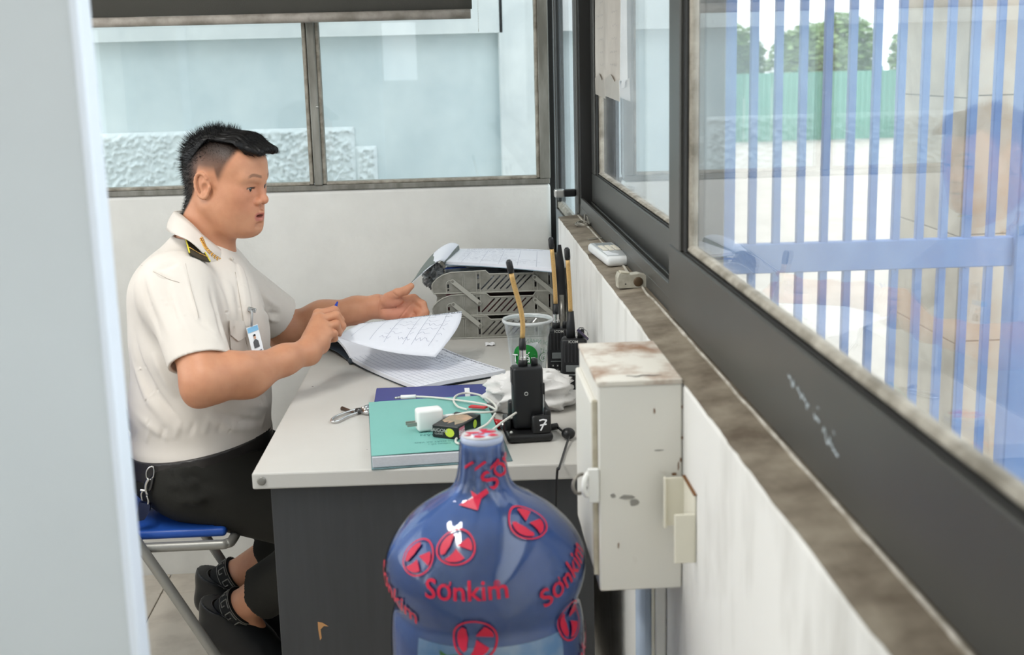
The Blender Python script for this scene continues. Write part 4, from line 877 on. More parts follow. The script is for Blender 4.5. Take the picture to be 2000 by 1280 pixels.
# ------------------------------------------------------------------ walkie-talkies
m_rad = mat('black_radio', (26, 27, 29), .42, var=.1, vs_=40); m_key = mat('radio_keys', (46, 46, 48), .4); m_gold = mat('gold_braid', (214, 174, 112), .4, metal=.35, var=.25, vs_=300, stretch=(1, 1, 3)); m_lcd = mat('radio_lcd', (112, 116, 116), .2)
m_legend = mat('key_legend', (196, 196, 192), .5)
def radio(name, loc, rz, lab, front=True, bend=(0, 0), ah=.155, h=.105, silver=True, w=.05):
    t = thing(name, loc, rz, lab, 'radio', 'walkie-talkies on the desk')
    body = G().bev((-w/2, -.017, 0), (w/2, .017, h), .006, 3).done('body', m_rad, t, auto=50)
    if front:
        for k in range(6): G().bev((-w*.36+k*w*.135, -.0185, h*.62), (-w*.36+k*w*.135+.003, -.0165, h*.93), .0008, 1).done('grille_rib', m_key, body)
        G().bev((-w*.3, -.0182, h*.46), (w*.3, -.0165, h*.57), .001, 1).done('screen', m_lcd, body); G().bev((-w*.36, -.0182, h*.40), (w*.36, -.0165, h*.42), .0005, 1).done('trim_strip', m_lcd, body)
        for i in range(4):
            for j in range(4):
                x = -w*.33+i*w*.19; z = h*.05+j*h*.085
                kq = G().bev((x, -.0185, z), (x+w*.13, -.0165, z+h*.055), .001, 1).done('key', m_key, body)
                G().box((x+w*.045, -.0188, z+h*.018), (x+w*.085, -.0184, z+h*.038)).done('legend', m_legend, body)
        g = G(); text_on(g, 'ICOM', .0075, lambda x, y: (x, -.0176, h*.955+y), .008); g.done('maker_lettering', m_legend, body)
    else:
        for k in range(5): G().bev((-w/2-.0012, -.012+k*.005, h*.72), (-w/2+.001, -.0095+k*.005, h*.97), .0006, 1).done('side_rib', m_key, body)
        G().lathe([(.0035, 0), (.0035, .0006), (.0024, .0006), (.0024, .0002)], 14, Matrix.Translation((-.004, -.0172, h*.58)) @ Matrix.Rotation(math.pi/2, 4, 'X'), cap=False).done('led_ring', m_legend, body)
        G().bev((w/2-.004, -.019, h*.1), (w/2+.002, -.014, h*.74), .001, 1).done('belt_clip', m_rad, body)
        G().bev((w/2-.002, -.0195, h*.16), (w/2+.0005, -.0185, h*.56), .0005, 1).done('clip_strip', m_chrome, body)
    x0 = -w*.12
    b0 = Vector((x0, 0, h-.002)); zz = h
    if silver:
        G().lathe([(.0085, h-.002), (.0085, h+.008), (.007, h+.012)], 14, Matrix.Translation((x0, 0, 0))).done('antenna_collar', m_rad, t, smooth=True)
        G().lathe([(.0072, h+.010), (.0072, h+.016), (.0062, h+.017), (.0062, h+.030)], 14, Matrix.Translation((x0, 0, 0))).done('antenna_ferrule', m_chrome, t, auto=40); zz = h+.028
        G().lathe([(.0062, zz), (.0068, zz+.006), (.0055, zz+.022)], 12, Matrix.Translation((x0, 0, 0))).done('antenna_boot', m_rad, t, smooth=True); zz += .02
    else:
        G().lathe([(.009, zz-.002), (.0085, zz+.02), (.0065, zz+.052)], 14, Matrix.Translation((x0, 0, 0))).done('antenna_boot', m_rad, t, smooth=True); zz += .048
    P = [Vector((x0+bend[0]*(k/10)**1.6+(.003*math.sin(k*.5) if bend[0] < -.01 else 0), bend[1]*(k/10), zz+ah*k/10)) for k in range(11)]
    G().tube(P, .0044, 10).done('antenna', m_gold, t, smooth=True)
    d = (P[-1]-P[-2]).normalized()
    G().tube([P[-1]-d*.002, P[-1]+d*.004, P[-1]+d*.018, P[-1]+d*.022], [.0052, .0058, .0056, .003], 12).done('antenna_tip', m_blk, t, smooth=True)
    G().lathe([(.006, h-.002), (.0062, h+.010), (.005, h+.012)], 12, Matrix.Translation((w*.26, 0, 0))).done('knob', m_rad, t, smooth=True)
    return t
radio('walkie_talkie', (.222, 2.525, ZD), math.radians(-6), 'black radio with silver antenna collar, the farther one by the wall', True, (-.006, .0), .118, .115, True, .05)
r2 = radio('walkie_talkie', (.2395, 2.395, ZD), math.radians(-10), 'black radio with keypad and display standing against the white box', True, (-.004, 0), .108, .122, False, .05)
G().tube(arc(Vector((.016, -.004, .128)), .012, 0, 360, 16, (1, 0, 0), (0, .3, .95)), .0009, 6, closed=False).done('belt_ring', m_chrome, r2, smooth=True)
G().prism([(0, 0), (.022, -.02), (.024, -.016), (.004, .004)], .001, Matrix.Translation((.006, -.010, .138)) @ Matrix.Rotation(math.pi/2, 4, 'X')).done('steel_tab', m_chrome, r2)
G().bev((.008, -.002, .12), (.02, .012, .14), .003, 2).done('side_knob', m_rad, r2)
r1 = radio('walkie_talkie', (.130, 2.145, ZD+.018), math.radians(4), 'black radio standing in its charging dock near the desk edge', False, (-.014, 0), .120, .112, True, .054)
dkk = thing('charging_dock', (.1285, 2.148, ZD), math.radians(4), 'black charging dock with a white hand-painted 7', 'dock')
def dockp(u, v):
    return None
g = G().bev((-.041, -.046, 0), (.041, .046, .016), .009, 3); g.done('dock_base', m_blk, dkk, auto=50)
G().bev((.0275, -.034, .012), (.039, .036, .056), .005, 3).done('dock_cheek', m_blk, dkk, auto=50); G().bev((-.040, -.010, .012), (-.0285, .036, .034), .004, 3).done('dock_cheek', m_blk, dkk, auto=50)
G().bev((-.03, .0195, .012), (.03, .038, .06), .005, 3).done('dock_back', m_blk, dkk, auto=50)
G().bev((.004, -.040, .012), (.038, -.0225, .046), .005, 3, RX(-14)).done('dock_front', m_blk, dkk, auto=50)
g = G(); f7 = lambda x, y: (.0225+x+.15*y, -.0425+.249*y, .031+y*.95)
for P in (((-.007, .008), (-.001, .0095), (.006, .008)), ((.006, .008), (.001, .0), (-.003, -.010)), ((-.005, -.0005), (.0065, .001))):
    for a_, b_ in zip(P, P[1:]):
        dx, dy = b_[0]-a_[0], b_[1]-a_[1]; l = math.hypot(dx, dy); nx, ny = -dy/l*.0013, dx/l*.0013
        g.add([f7(a_[0]-nx, a_[1]-ny), f7(b_[0]-nx, b_[1]-ny), f7(b_[0]+nx, b_[1]+ny), f7(a_[0]+nx, a_[1]+ny)], [(0, 1, 2, 3)])
g.done('painted_seven', m_wprint, dkk)
G().ball((-.032, -.030, .0165), .003, 6).done('charge_light', mat('clear_led', (200, 200, 196), .1), dkk, smooth=True)
pcab = thing('power_cord', (0, 0, 0), 0, 'black power cord with round plug hanging over the desk edge', 'cord')
z4 = ZD+.008
pA, pB, pC, pD = U(1071, 836, z=z4), U(1088, 833, z=z4), U(1098, 842, z=z4), U(1110, 847, z=ZD+.011)
G().tube([pA, pB], .0065, 10).done('jack', m_blk, pcab, smooth=True)
G().tube(spline([pB, pC, pD], 5), .0022, 8).done('cord', m_blk, pcab, smooth=True)
G().ball(pD, .0125, 9, (1, 1, .82)).done('plug', m_blk, pcab, smooth=True)
edge = U(1092, 915, z=ZD+.004)
G().tube(spline([pD+Vector((.002, -.006, 0)), U(1103, 880, z=ZD+.0035), edge, Vector((edge.x-.002, 1.962, .742)), Vector((edge.x-.006, 1.962, .66)), Vector((edge.x-.01, 1.966, .5)), Vector((edge.x-.01, 1.968, .3))], 7), .0022, 8).done('cord', m_blk, pcab, smooth=True)
# ------------------------------------------------------------------ implicit surfaces: limbs and cloth as blended round cones and ellipsoids
def _smin(a, b, k):
    h = np.clip(.5+.5*(b-a)/k, 0, 1); return b+(a-b)*h-k*h*(1-h)
def cap(a, b, ra, rb=None, k=.02, op='u'):
    a = np.array(a, float); b = np.array(b, float); rb = ra if rb is None else rb; ab = b-a; L = max(ab@ab, 1e-12)
    def f(P):
        t = np.clip((P-a)@ab/L, 0, 1); return np.linalg.norm(P-a-t[:, None]*ab, axis=1)-(ra+(rb-ra)*t)
    return (f, (a+b)/2, math.sqrt(L)/2+max(ra, rb), k, op)
def ell(c, r, k=.02, op='u', R=None):
    c = np.array(c, float); r = np.array(r, float); Rm = None if R is None else np.array(R)
    def f(P):
        q = P-c
        if Rm is not None: q = q@Rm
        k0 = np.linalg.norm(q/r, axis=1); k1 = np.linalg.norm(q/(r*r), axis=1)+1e-9; return k0*(k0-1)/k1
    return (f, c, float(r.max()), k, op)
def sub(p): return p[:4]+('s',)
class Grp:
    def __init__(s, prims, k=.01, op='u', xf=None, mods=(), warp=None):
        s.p = prims; s.k = k; s.op = op; s.xf = xf; s.mods = mods; s.warp = warp
        s.c = np.array([p[1] for p in prims]); s.r = np.array([p[2] for p in prims]); s.kk = np.array([p[3] for p in prims])
        s.cw = s.c if xf is None else s.c@np.array(xf[0]).T+np.array(xf[1])     # xf = (R, t): world = R local + t
    def __call__(s, P, c=None, R=0, mg=.03):
        if c is not None:
            idx = np.nonzero(np.linalg.norm(s.cw-c, axis=1)-s.r < R+mg+s.kk)[0]
            if not len(idx): return None
        else: idx = range(len(s.p))
        Q = P if s.xf is None else (P-np.array(s.xf[1]))@np.array(s.xf[0])
        if s.warp is not None: Q = s.warp(Q)
        d = None
        for i in idx:
            f, _, _, k, op = s.p[i]; e = f(Q)
            if op == 'u': d = e if d is None else _smin(d, e, k)
            elif d is not None: d = -_smin(-d, e, k)
        if d is None: return None
        for m in s.mods: d = m(Q, d)
        return d
def field(groups, P, c=None, R=0):
    d = None
    for g in groups:
        e = g(P, c, R)
        if e is None: continue
        if g.op == 'u': d = e if d is None else _smin(d, e, g.k)
        elif d is not None: d = -_smin(-d, e, g.k)
    return d if d is not None else np.full(len(P), 1.0)
def net(groups, lo, hi, h, n=16, mods=()):
    """surface nets on the active blocks only -> V, F(quads)"""
    lo = np.array(lo, float); hi = np.array(hi, float); nb_ = np.ceil((hi-lo)/(h*n)).astype(int)
    bi = np.stack(np.meshgrid(*[np.arange(k) for k in nb_], indexing='ij'), -1).reshape(-1, 3)
    cen = lo+(bi+.5)*h*n; Rb = h*n*.8661
    def ev(P, c=None, R=0):
        d = field(groups, P, c, R)
        for m in mods: d = m(P, d)
        return d
    dc = ev(cen); act = bi[np.abs(dc) < Rb*1.35+.008]
    I = np.stack(np.meshgrid(*[np.arange(n+1)]*3, indexing='ij'), -1).reshape(-1, 3)
    big = (nb_*n+4); key = lambda c: (c[:, 0]*big[1]+c[:, 1])*big[2]+c[:, 2]
    VK, VP, QK = [], [], []
    corners = [(a, b, c) for a in (0, 1) for b in (0, 1) for c in (0, 1)]
    edges = [(p, q) for i, p in enumerate(corners) for j, q in enumerate(corners) if j > i and sum(abs(a-b) for a, b in zip(p, q)) == 1]
    for b in act:
        o = b*n; P = lo+(I+o)*h; c = lo+(b+.5)*n*h
        D = ev(P, c, Rb).reshape(n+1, n+1, n+1)
        if D.min() > 0 or D.max() < 0: continue
        S = D < 0
        acc = np.zeros((n, n, n, 3)); cnt = np.zeros((n, n, n))
        for p, q in edges:
            sl = lambda c: (slice(c[0], c[0]+n), slice(c[1], c[1]+n), slice(c[2], c[2]+n))
            dp, dq = D[sl(p)], D[sl(q)]; x = S[sl(p)] != S[sl(q)]
            t = np.where(x, dp/np.where(x, dp-dq, 1), 0)
            for ax in range(3): acc[..., ax] += np.where(x, p[ax]+(q[ax]-p[ax])*t, 0)
            cnt += x
        m = cnt > 0; ci = np.argwhere(m)
        VK.append(key(ci+o)); VP.append(lo+(ci+o+acc[m]/cnt[m][:, None])*h)
        for ax in range(3):
            s0 = [slice(0, n)]*3; s1 = [slice(0, n)]*3; s1[ax] = slice(1, n+1)
            A, Bb = S[tuple(s0)], S[tuple(s1)]; e = np.argwhere(A != Bb)
            if not len(e): continue
            fl = A[tuple(e.T)]; u, v = (ax+1) % 3, (ax+2) % 3
            eu = np.zeros(3, int); eu[u] = 1; evv = np.zeros(3, int); evv[v] = 1; g_ = e+o
            q = np.stack([key(g_-eu-evv), key(g_-evv), key(g_), key(g_-eu)], 1)
            q[~fl] = q[~fl][:, ::-1]; QK.append(q)
    VK = np.concatenate(VK); VP = np.concatenate(VP); QK = np.concatenate(QK)
    od = np.argsort(VK); VK = VK[od]; VP = VP[od]
    F = np.clip(np.searchsorted(VK, QK), 0, len(VK)-1); ok = (VK[F] == QK).all(1)
    return VP, F[ok]
def net_obj(name, V, F, m, parent=None, col=None):
    me = bpy.data.meshes.new(name); me.vertices.add(len(V)); me.vertices.foreach_set('co', V.astype(np.float32).ravel())
    me.loops.add(F.size); me.loops.foreach_set('vertex_index', F.astype(np.int32).ravel())
    me.polygons.add(len(F)); me.polygons.foreach_set('loop_start', (np.arange(len(F))*4).astype(np.int32)); me.polygons.foreach_set('loop_total', np.full(len(F), 4, np.int32))
    me.update(calc_edges=True); me.validate(); me.polygons.foreach_set('use_smooth', [True]*len(me.polygons))
    if col is not None:
        at = me.color_attributes.new('Col', 'FLOAT_COLOR', 'POINT'); at.data.foreach_set('color', np.concatenate([col, np.ones((len(col), 1))], 1).astype(np.float32).ravel())
    me.materials.append(m); o = bpy.data.objects.new(name, me); COL.objects.link(o)
    if parent is not None: o.parent = parent
    return o
def sstep(a, b, x): t = np.clip((x-a)/(b-a), 0, 1); return t*t*(3-2*t)
def seg_d(P, a, b):
    a = np.array(a, float); b = np.array(b, float); ab = b-a; t = np.clip((P-a)@ab/(ab@ab), 0, 1); return np.linalg.norm(P-a-t[:, None]*ab, axis=1), t

# ------------------------------------------------------------------ the guard: pose
def UA(px, py, y): return np.array(U(px, py, y=y))
ear = UA(402, 361, 2.567)
yaw, pit = math.radians(18), math.radians(8)
hf = np.array([math.cos(pit)*math.cos(yaw), -math.cos(pit)*math.sin(yaw), -math.sin(pit)]); hl = np.array([math.sin(yaw), math.cos(yaw), 0]); hu = np.cross(hf, hl)
HR = np.stack([hf, hl, hu], 1)                     # local -> world
HO = ear+.075*hl+np.array([0, 0, 0.0])
YM = 2.645
Sn, En, Wn = UA(335, 548, 2.46), UA(400, 748, 2.335), UA(600, 687, 2.505)
Sf, Ef, Wf = np.array([-.530, 2.825, .975]), UA(556, 648, 2.955), UA(738, 598, 2.945)

WX, WZ, WO = .875, .875, .004
def warp(Q):
    Q = Q.copy(); Q[:, 0] = np.where(Q[:, 0] > 0, Q[:, 0]/WX, Q[:, 0]); z = Q[:, 2]-WO; Q[:, 2] = np.where(z < 0, z/WZ, z*1.04); return Q
def unwarp(p):
    p = np.array(p, float); p[0] = p[0]*WX if p[0] > 0 else p[0]; p[2] = (p[2]*WZ if p[2] < 0 else p[2]/1.04)+WO; return p
# head (local: x forward, y to his left, z up; origin between the ears)
H = []
H += [ell((.006, 0, .033), (.086, .073, .066)), ell((-.016, 0, .0), (.064, .065, .072), .03), ell((.044, 0, .034), (.0515, .060, .050), .03), ell((.040, 0, -.03), (.055, .060, .075), .03)]
for s in (-1, 1):
    H += [ell((.050, s*.043, -.022), (.031, .023, .026), .025), cap((.002, s*.052, -.055), (.060, s*.022, -.101), .021, .019, .03), ell((.040, s*.036, -.066), (.040, .029, .042), .03)]
H += [ell((.076, 0, -.102), (.0205, .026, .018), .018), ell((.047, 0, -.103), (.046, .045, .023), .03), ell((.080, 0, -.068), (.021, .030, .028), .02)]
for s in (-1, 1):
    H += [cap((.090, s*.010, .014), (.075, s*.045, .016), .0125, .010, .016), sub(ell((.101, s*.034, -.005), (.013, .019, .010), .014)), ell((.0765, s*.0325, -.0045), (.0128, .0150, .0118), .008)]
    H += [cap((.0905, s*.018, -.0005), (.081, s*.044, -.0015), .0028, .0022, .004)]           # upper lid edge
    H += [sub(ell((.094, s*.0325, -.0062), (.0110, .0150, .0017), .0015))]                     # lid opening, eyes cast down
H += [cap((.0915, 0, .004), (.1040, 0, -.030), .0066, .0096, .008), ell((.1060, 0, -.0345), (.0110, .0115, .0100), .007)]
for s in (-1, 1): H += [ell((.0960, s*.0140, -.0385), (.0120, .0085, .0088), .004), sub(ell((.1025, s*.0072, -.0465), (.0055, .0034, .0050), .002))]
for s in (-1, 1): H += [cap((.1015, 0, -.0635), (.0875, s*.0225, -.0715), .0068, .0026, .0035), cap((.0985, 0, -.0825), (.0865, s*.0205, -.0755), .0078, .0028, .004)]
H += [sub(ell((.1000, 0, -.0726), (.014, .0165, .0034), .002)), sub(ell((.0985, 0, -.0945), (.0050, .014, .0050), .010)), sub(ell((.103, 0, -.0535), (.004, .003, .006), .006))]
def earp(s):
    tl_ = RY(-14); R_ = np.array(tl_)
    pts = []
    for q in range(15):
        an = math.radians(-60+300*q/14)              # open towards the front-lower side
        v = R_@np.array([-math.cos(an)*.0, 0, 0])
        x = -.003-.0140*math.sin(an)*1.0; z = .0250*math.cos(an)
        pts.append(R_@np.array([x, 0, z])+np.array([-.004, s*(.0795 if q > 2 else .077), -.002]))
    out = [ell((-.004, s*.0745, -.001), (.0132, .0060, .0235), .006, R=R_), ell((-.0015, s*.0765, -.0225), (.0070, .0055, .0080), .005)]
    for a, b in zip(pts, pts[1:]): out.append(cap(a, b, .0032, .0032, .002))
    out += [sub(ell((.0010, s*.0835, -.005), (.0075, .0082, .0105), .002)), sub(ell((-.0075, s*.0840, .011), (.0050, .0060, .0085), .002)), ell((.0095, s*.0775, -.005), (.0032, .0045, .0060), .003)]
    return out
gh = Grp(H, .01, xf=(HR, HO), warp=warp); gears = [Grp(earp(-1), .004, xf=(HR, HO)), Grp(earp(1), .004, xf=(HR, HO))]
def h2w(p): return HR@unwarp(p)+HO
neck = Grp([cap(h2w((-.018, 0, -.03)), (-.530, YM, .985), .0515, .060), cap(h2w((-.002, 0, -.085)), (-.518, YM, 1.0), .032, .045, .03)], .02)
core = Grp([cap((-.515, YM, .99), (-.53, YM, .93), .07, .08), cap((-.53, YM, .95), (-.55, YM, .58), .08, .09), cap(Sn+[0, .02, -.01], Sf-[0, .02, .01], .04, .04, .03)], .03)
def lerp(a, b, t): return np.array(a)*(1-t)+np.array(b)*t
# near arm
f1, f2 = UA(482, 733, 2.395), UA(556, 703, 2.465)
armn = Grp([cap(Sn, En+[0, .008, .006], .045, .043), cap(En, f1, .0405, .0405, .03), cap(f1, f2, .0395, .0285, .03), cap(f2, Wn, .0285, .0245, .02), ell(UA(450, 722, 2.365), (.05, .034, .034), .02), ell(UA(383, 768, 2.335), (.022, .026, .026), .02)], .02)
g1, g2 = UA(630, 622, 2.955), UA(696, 606, 2.95)
armf = Grp([cap(Sf, Ef, .044, .042), cap(Ef, g1, .0405, .0375, .03), cap(g1, g2, .0375, .0300, .03), cap(g2, Wf, .030, .0255, .02)], .02)
def finger(J, R): return Grp([cap(J[i], J[i+1], R[i], R[i+1], .004) for i in range(len(J)-1)], .0035)
hands = []
# near (right) hand, knuckles up, fingers curled down round the pen
M_ = [UA(622, 614, 2.600), UA(627, 625, 2.578), UA(634, 639, 2.560), UA(640, 653, 2.547)]
Tn = UA(605, 668, 2.545)
hands.append(Grp([cap(Wn, M_[0], .0205, .0115, .014), cap(Wn, M_[1], .0205, .012, .014), cap(Wn, M_[2], .0195, .0115, .014), cap(Wn+[.006, -.004, -.006], M_[3], .0185, .0110, .014), cap(Tn, UA(628, 648, 2.595), .015, .0115, .014), ell(UA(625, 674, 2.535), (.02, .017, .02), .012)]+[ell(m, (.0105, .0105, .0105), .005) for m in M_], .012))
hands.append(finger([M_[0], UA(653, 607, 2.618), UA(665, 626, 2.620), UA(664, 643, 2.612)], [.0102, .0096, .0084, .0072]))
hands.append(finger([M_[1], UA(656, 617, 2.592), UA(668, 637, 2.594), UA(662, 650, 2.588)], [.0105, .0098, .0086, .0072]))
hands.append(finger([M_[2], UA(656, 634, 2.572), UA(660, 648, 2.580), UA(652, 656, 2.585)], [.0100, .0092, .0082, .0070]))
hands.append(finger([M_[3], UA(652, 652, 2.556), UA(653, 661, 2.568), UA(645, 664, 2.574)], [.0090, .0082, .0074, .0066]))
hands.append(finger([UA(616, 655, 2.585), UA(640, 645, 2.622), UA(652, 646, 2.624), UA(661, 652, 2.612)], [.0130, .0105, .0096, .0078]))
# far (left) hand, palm to the camera, thumb on top pinching the ledger leaf
N_ = [UA(808, 584, 2.945), UA(809, 600, 2.94), UA(804, 616, 2.935), UA(795, 629, 2.93)]
hands.append(Grp([cap(Wf, N_[0], .0205, .0115, .014), cap(Wf, N_[1], .0205, .0115, .014), cap(Wf, N_[2], .020, .0115, .014), cap(Wf+[0, 0, -.006], N_[3], .0195, .0115, .014), ell(UA(764, 588, 2.922), (.028, .016, .017), .010), ell(UA(768, 614, 2.926), (.030, .015, .014), .010)], .012))
hands.append(finger([UA(758, 583, 2.922), UA(776, 573, 2.912), UA(792, 568, 2.910), UA(803, 559, 2.912)], [.0140, .0112, .0102, .0076]))
hands.append(finger([N_[0], UA(825, 595, 2.930), UA(831, 611, 2.918), UA(832, 627, 2.912)], [.0108, .0100, .0088, .0074]))
hands.append(finger([N_[1], UA(823, 612, 2.920), UA(818, 627, 2.900), UA(806, 630, 2.892)], [.0106, .0098, .0086, .0074]))
hands.append(finger([N_[2], UA(815, 630, 2.912), UA(806, 640, 2.893), UA(795, 640, 2.888)], [.0100, .0092, .0082, .0070]))
hands.append(finger([N_[3], UA(804, 641, 2.912), UA(797, 648, 2.895), UA(788, 647, 2.89)], [.0090, .0082, .0074, .0066]))
# palm creases of the far hand and knuckle dips of the near one
crease = [(UA(745, 606, 2.905), UA(772, 603, 2.900)), (UA(772, 603, 2.900), UA(800, 590, 2.91)), (UA(778, 625, 2.905), UA(806, 592, 2.915)), (UA(765, 572, 2.898), UA(778, 581, 2.895)), (UA(742, 575, 2.915), UA(740, 618, 2.915))]
def hand_mod(P, d):
    if P[:, 0].max() < -.40 or P[:, 0].min() > .05 or P[:, 2].min() > .96 or P[:, 2].max() < .76: return d
    for a, b in crease:
        q = P.copy(); q[:, 1] = (a[1]+b[1])/2
        aa, bb = a.copy(), b.copy(); aa[1] = bb[1] = (a[1]+b[1])/2
        e, _ = seg_d(q, aa, bb); d = d+.0014*np.exp(-(e/.0016)**2)*(np.abs(P[:, 1]-aa[1]) < .04)
    return d
Kn, Kf = np.array([-.215, 2.560, .425]), np.array([-.205, 2.745, .435])
An, Af = UA(462, 1190, 2.645), UA(452, 1130, 2.785)
legs = []
for s, K, A in ((-1, Kn, An), (1, Kf, Af)):
    legs.append(Grp([cap((-.55, YM+s*.08, .56), K, .05, .045), cap(K, lerp(K, A, .45), .042, .050, .03), cap(lerp(K, A, .45), A, .050, .034, .03), cap(A, A+np.array([.06, 0, -.09]), .033, .026)], .03))
body_groups = [gh]+gears+[neck, core, armn, armf]+hands+legs
V, F = net(body_groups, (-.66, 2.27, .04), (-.02, 3.02, 1.32), .0016, 16, (hand_mod,))
# skin colour: lips, brows, stubble and cropped hair are what the skin itself carries
L = warp((V-HO)@HR); X, Y, Z = L[:, 0], L[:, 1], L[:, 2]; AY = np.abs(Y)
def lin(*c): return np.array(s2l(*c)[:3])
base = np.tile(lin(200, 143, 110), (len(V), 1))
def mixc(mask, c, base): return base*(1-mask[:, None])+lin(*c)*mask[:, None]
inh = (np.linalg.norm(L, axis=1) < .2)*1.0
base = mixc(inh*sstep(.04, .02, np.abs(Z+.03))*sstep(.05, .09, X)*.25, (214, 132, 104), base)              # warmer mid face
lip = inh*sstep(.0105, .0080, np.sqrt(((Z+.0720+.002)/1.05)**2+(np.maximum(0, AY-.013))**2))*sstep(.080, .086, X)
base = mixc(lip*.75, (178, 98, 92), base)
base = mixc(inh*sstep(.0030, .0016, np.abs(Z+.0722))*sstep(.017, .014, AY)*sstep(.083, .088, X)*.9, (70, 32, 30), base)
bz = .0195+.0045*sstep(.01, .035, AY)-.005*sstep(.035, .05, AY)
base = mixc(inh*sstep(.0042, .0022, np.abs(Z-bz))*sstep(.010, .016, AY)*sstep(.050, .040, AY)*sstep(.05, .06, X)*.6, (70, 48, 38), base)
base = mixc(inh*sstep(.0030, .0016, np.abs(Z+.0052))*sstep(.016, .019, AY)*sstep(.047, .043, AY)*sstep(.068, .075, X)*.85, (50, 30, 26), base)   # lashes
edge_x = .036+.45*(Z-.016)
eart = sstep(.030, .016, X)*sstep(-.034, -.018, X)
zlow = np.where(X > -.02, .004, -.006-(-.02-X)*1.85); zlow = zlow*(1-eart)+.026*eart
hair = inh*sstep(.006, -.012, X-edge_x)*sstep(-.008, .014, Z-zlow)
dk_ = np.clip(sstep(.028, .080, Z)*.97+sstep(-.015, -.055, X)*1.0, 0, 1)
base = mixc(hair*(.84+.1*dk_), (78, 55, 43), base); base = mixc(hair*dk_*.9, (22, 17, 15), base)
palm = np.exp(-(((V-UA(780, 605, 2.91))/np.array([.05, .03, .04]))**2).sum(1)); base = mixc(palm*.7, (214, 142, 120), base)
def skin_mat():
    m = mat('skin', (208, 152, 118), .48, sss=.12, bump=.06, bs=420); nt = m.node_tree
    at = nt.nodes.new('ShaderNodeVertexColor'); at.layer_name = 'Col'
    n = nt.nodes.new('ShaderNodeTexNoise'); n.inputs['Scale'].default_value = 45; n.inputs['Detail'].default_value = 4
    mx = nt.nodes.new('ShaderNodeMix'); mx.data_type = 'RGBA'; mx.blend_type = 'MULTIPLY'; mx.inputs[0].default_value = .28
    tc = nt.nodes.new('ShaderNodeTexCoord'); nt.links.new(tc.outputs['Object'], n.inputs['Vector'])
    rp = nt.nodes.new('ShaderNodeValToRGB'); rp.color_ramp.elements[0].color = (.72, .55, .5, 1); rp.color_ramp.elements[1].color = (1, 1, 1, 1); rp.color_ramp.elements[0].position = .3; rp.color_ramp.elements[1].position = .62
    nt.links.new(n.outputs['Fac'], rp.inputs[0]); nt.links.new(at.outputs[0], mx.inputs[6]); nt.links.new(rp.outputs[0], mx.inputs[7]); nt.links.new(mx.outputs[2], nt.nodes['Principled BSDF'].inputs['Base Color']); return m
person = net_obj('person', V, F, skin_mat(), None, base)
tag(person, 'guard in cream short-sleeved uniform shirt, seated at the desk turning a register leaf', 'person')
# eyes
m_eye = mat('eye_white', (196, 184, 174), .2, coat=.5); m_iris = mat('dark_iris', (30, 20, 16), .12, coat=.6)
for s in (-1, 1):
    c = h2w((.0768, s*.0325, -.0058)); e = G().ball(c, .0112, 12).done('eyeball', m_eye, person, smooth=True)
    c2 = h2w((.0822, s*.0318, -.0080)); G().ball(c2, .0078, 10).done('iris', m_iris, e, smooth=True)
    G().tube(spline([Vector(h2w(p)) for p in ((.0905, s*.0165, -.0085), (.0922, s*.0240, -.0050), (.0905, s*.0330, -.0036), (.0855, s*.0415, -.0046), (.0790, s*.0475, -.0075))], 4), [.0004]*5+[.0011]*7+[.0009]*5, 5).done('eyelash', m_iris, person, smooth=True)
# hair: a combed-forward top, modelled as a mass plus separate short strands
HG = []
for yy in (-.043, -.031, -.016, 0, .016, .031, .043):
    HG.append(cap((-.02, yy*1.02, .094-abs(yy)*.35), (.055, yy*1.0, .092-abs(yy)*.22), .0140, .0125, .02)); HG.append(cap((.055, yy, .092-abs(yy)*.22), (.107, yy*.86, .0775-abs(yy)*.1), .0125, .0062, .014))
HG += [ell((.012, 0, .040), (.083, .0735, .0655), .012), ell((-.036, 0, .035), (.050, .063, .063), .02)]
def hair_mod(Q, d):
    d = np.maximum(d, (.066+.40*np.abs(Q[:, 1])*sstep(-.06, -.01, Q[:, 0])*sstep(.095, .045, Q[:, 0])+np.maximum(0, -Q[:, 0]-.012)*-1.1+np.maximum(0, Q[:, 0]-.05)*-.15-Q[:, 2])*.8)
    st_ = np.sin(Q[:, 1]*900+np.sin(Q[:, 0]*120)*2)*.0007+np.sin(Q[:, 1]*420+Q[:, 0]*60)*.0008
    return d+st_
Vh, Fh = net([Grp(HG, .02, xf=(HR, HO), mods=(hair_mod,), warp=warp)], HO-.17, HO+.17, .0018, 16)
m_hair = mat('black_hair', (14, 13, 14), .42, spec=.35)
hr = net_obj('hair', Vh, Fh, m_hair, person)
Nh = np.zeros_like(Vh); q = Vh[Fh]; nn = np.cross(q[:, 2]-q[:, 0], q[:, 3]-q[:, 1]); 
for i in range(4): np.add.at(Nh, Fh[:, i], nn)
Nh /= np.linalg.norm(Nh, axis=1)[:, None]+1e-9
Lh = warp((Vh-HO)@HR); NL = Nh@HR
rg = np.random.RandomState(5); sel = rg.choice(len(Vh), 7500); g = G()
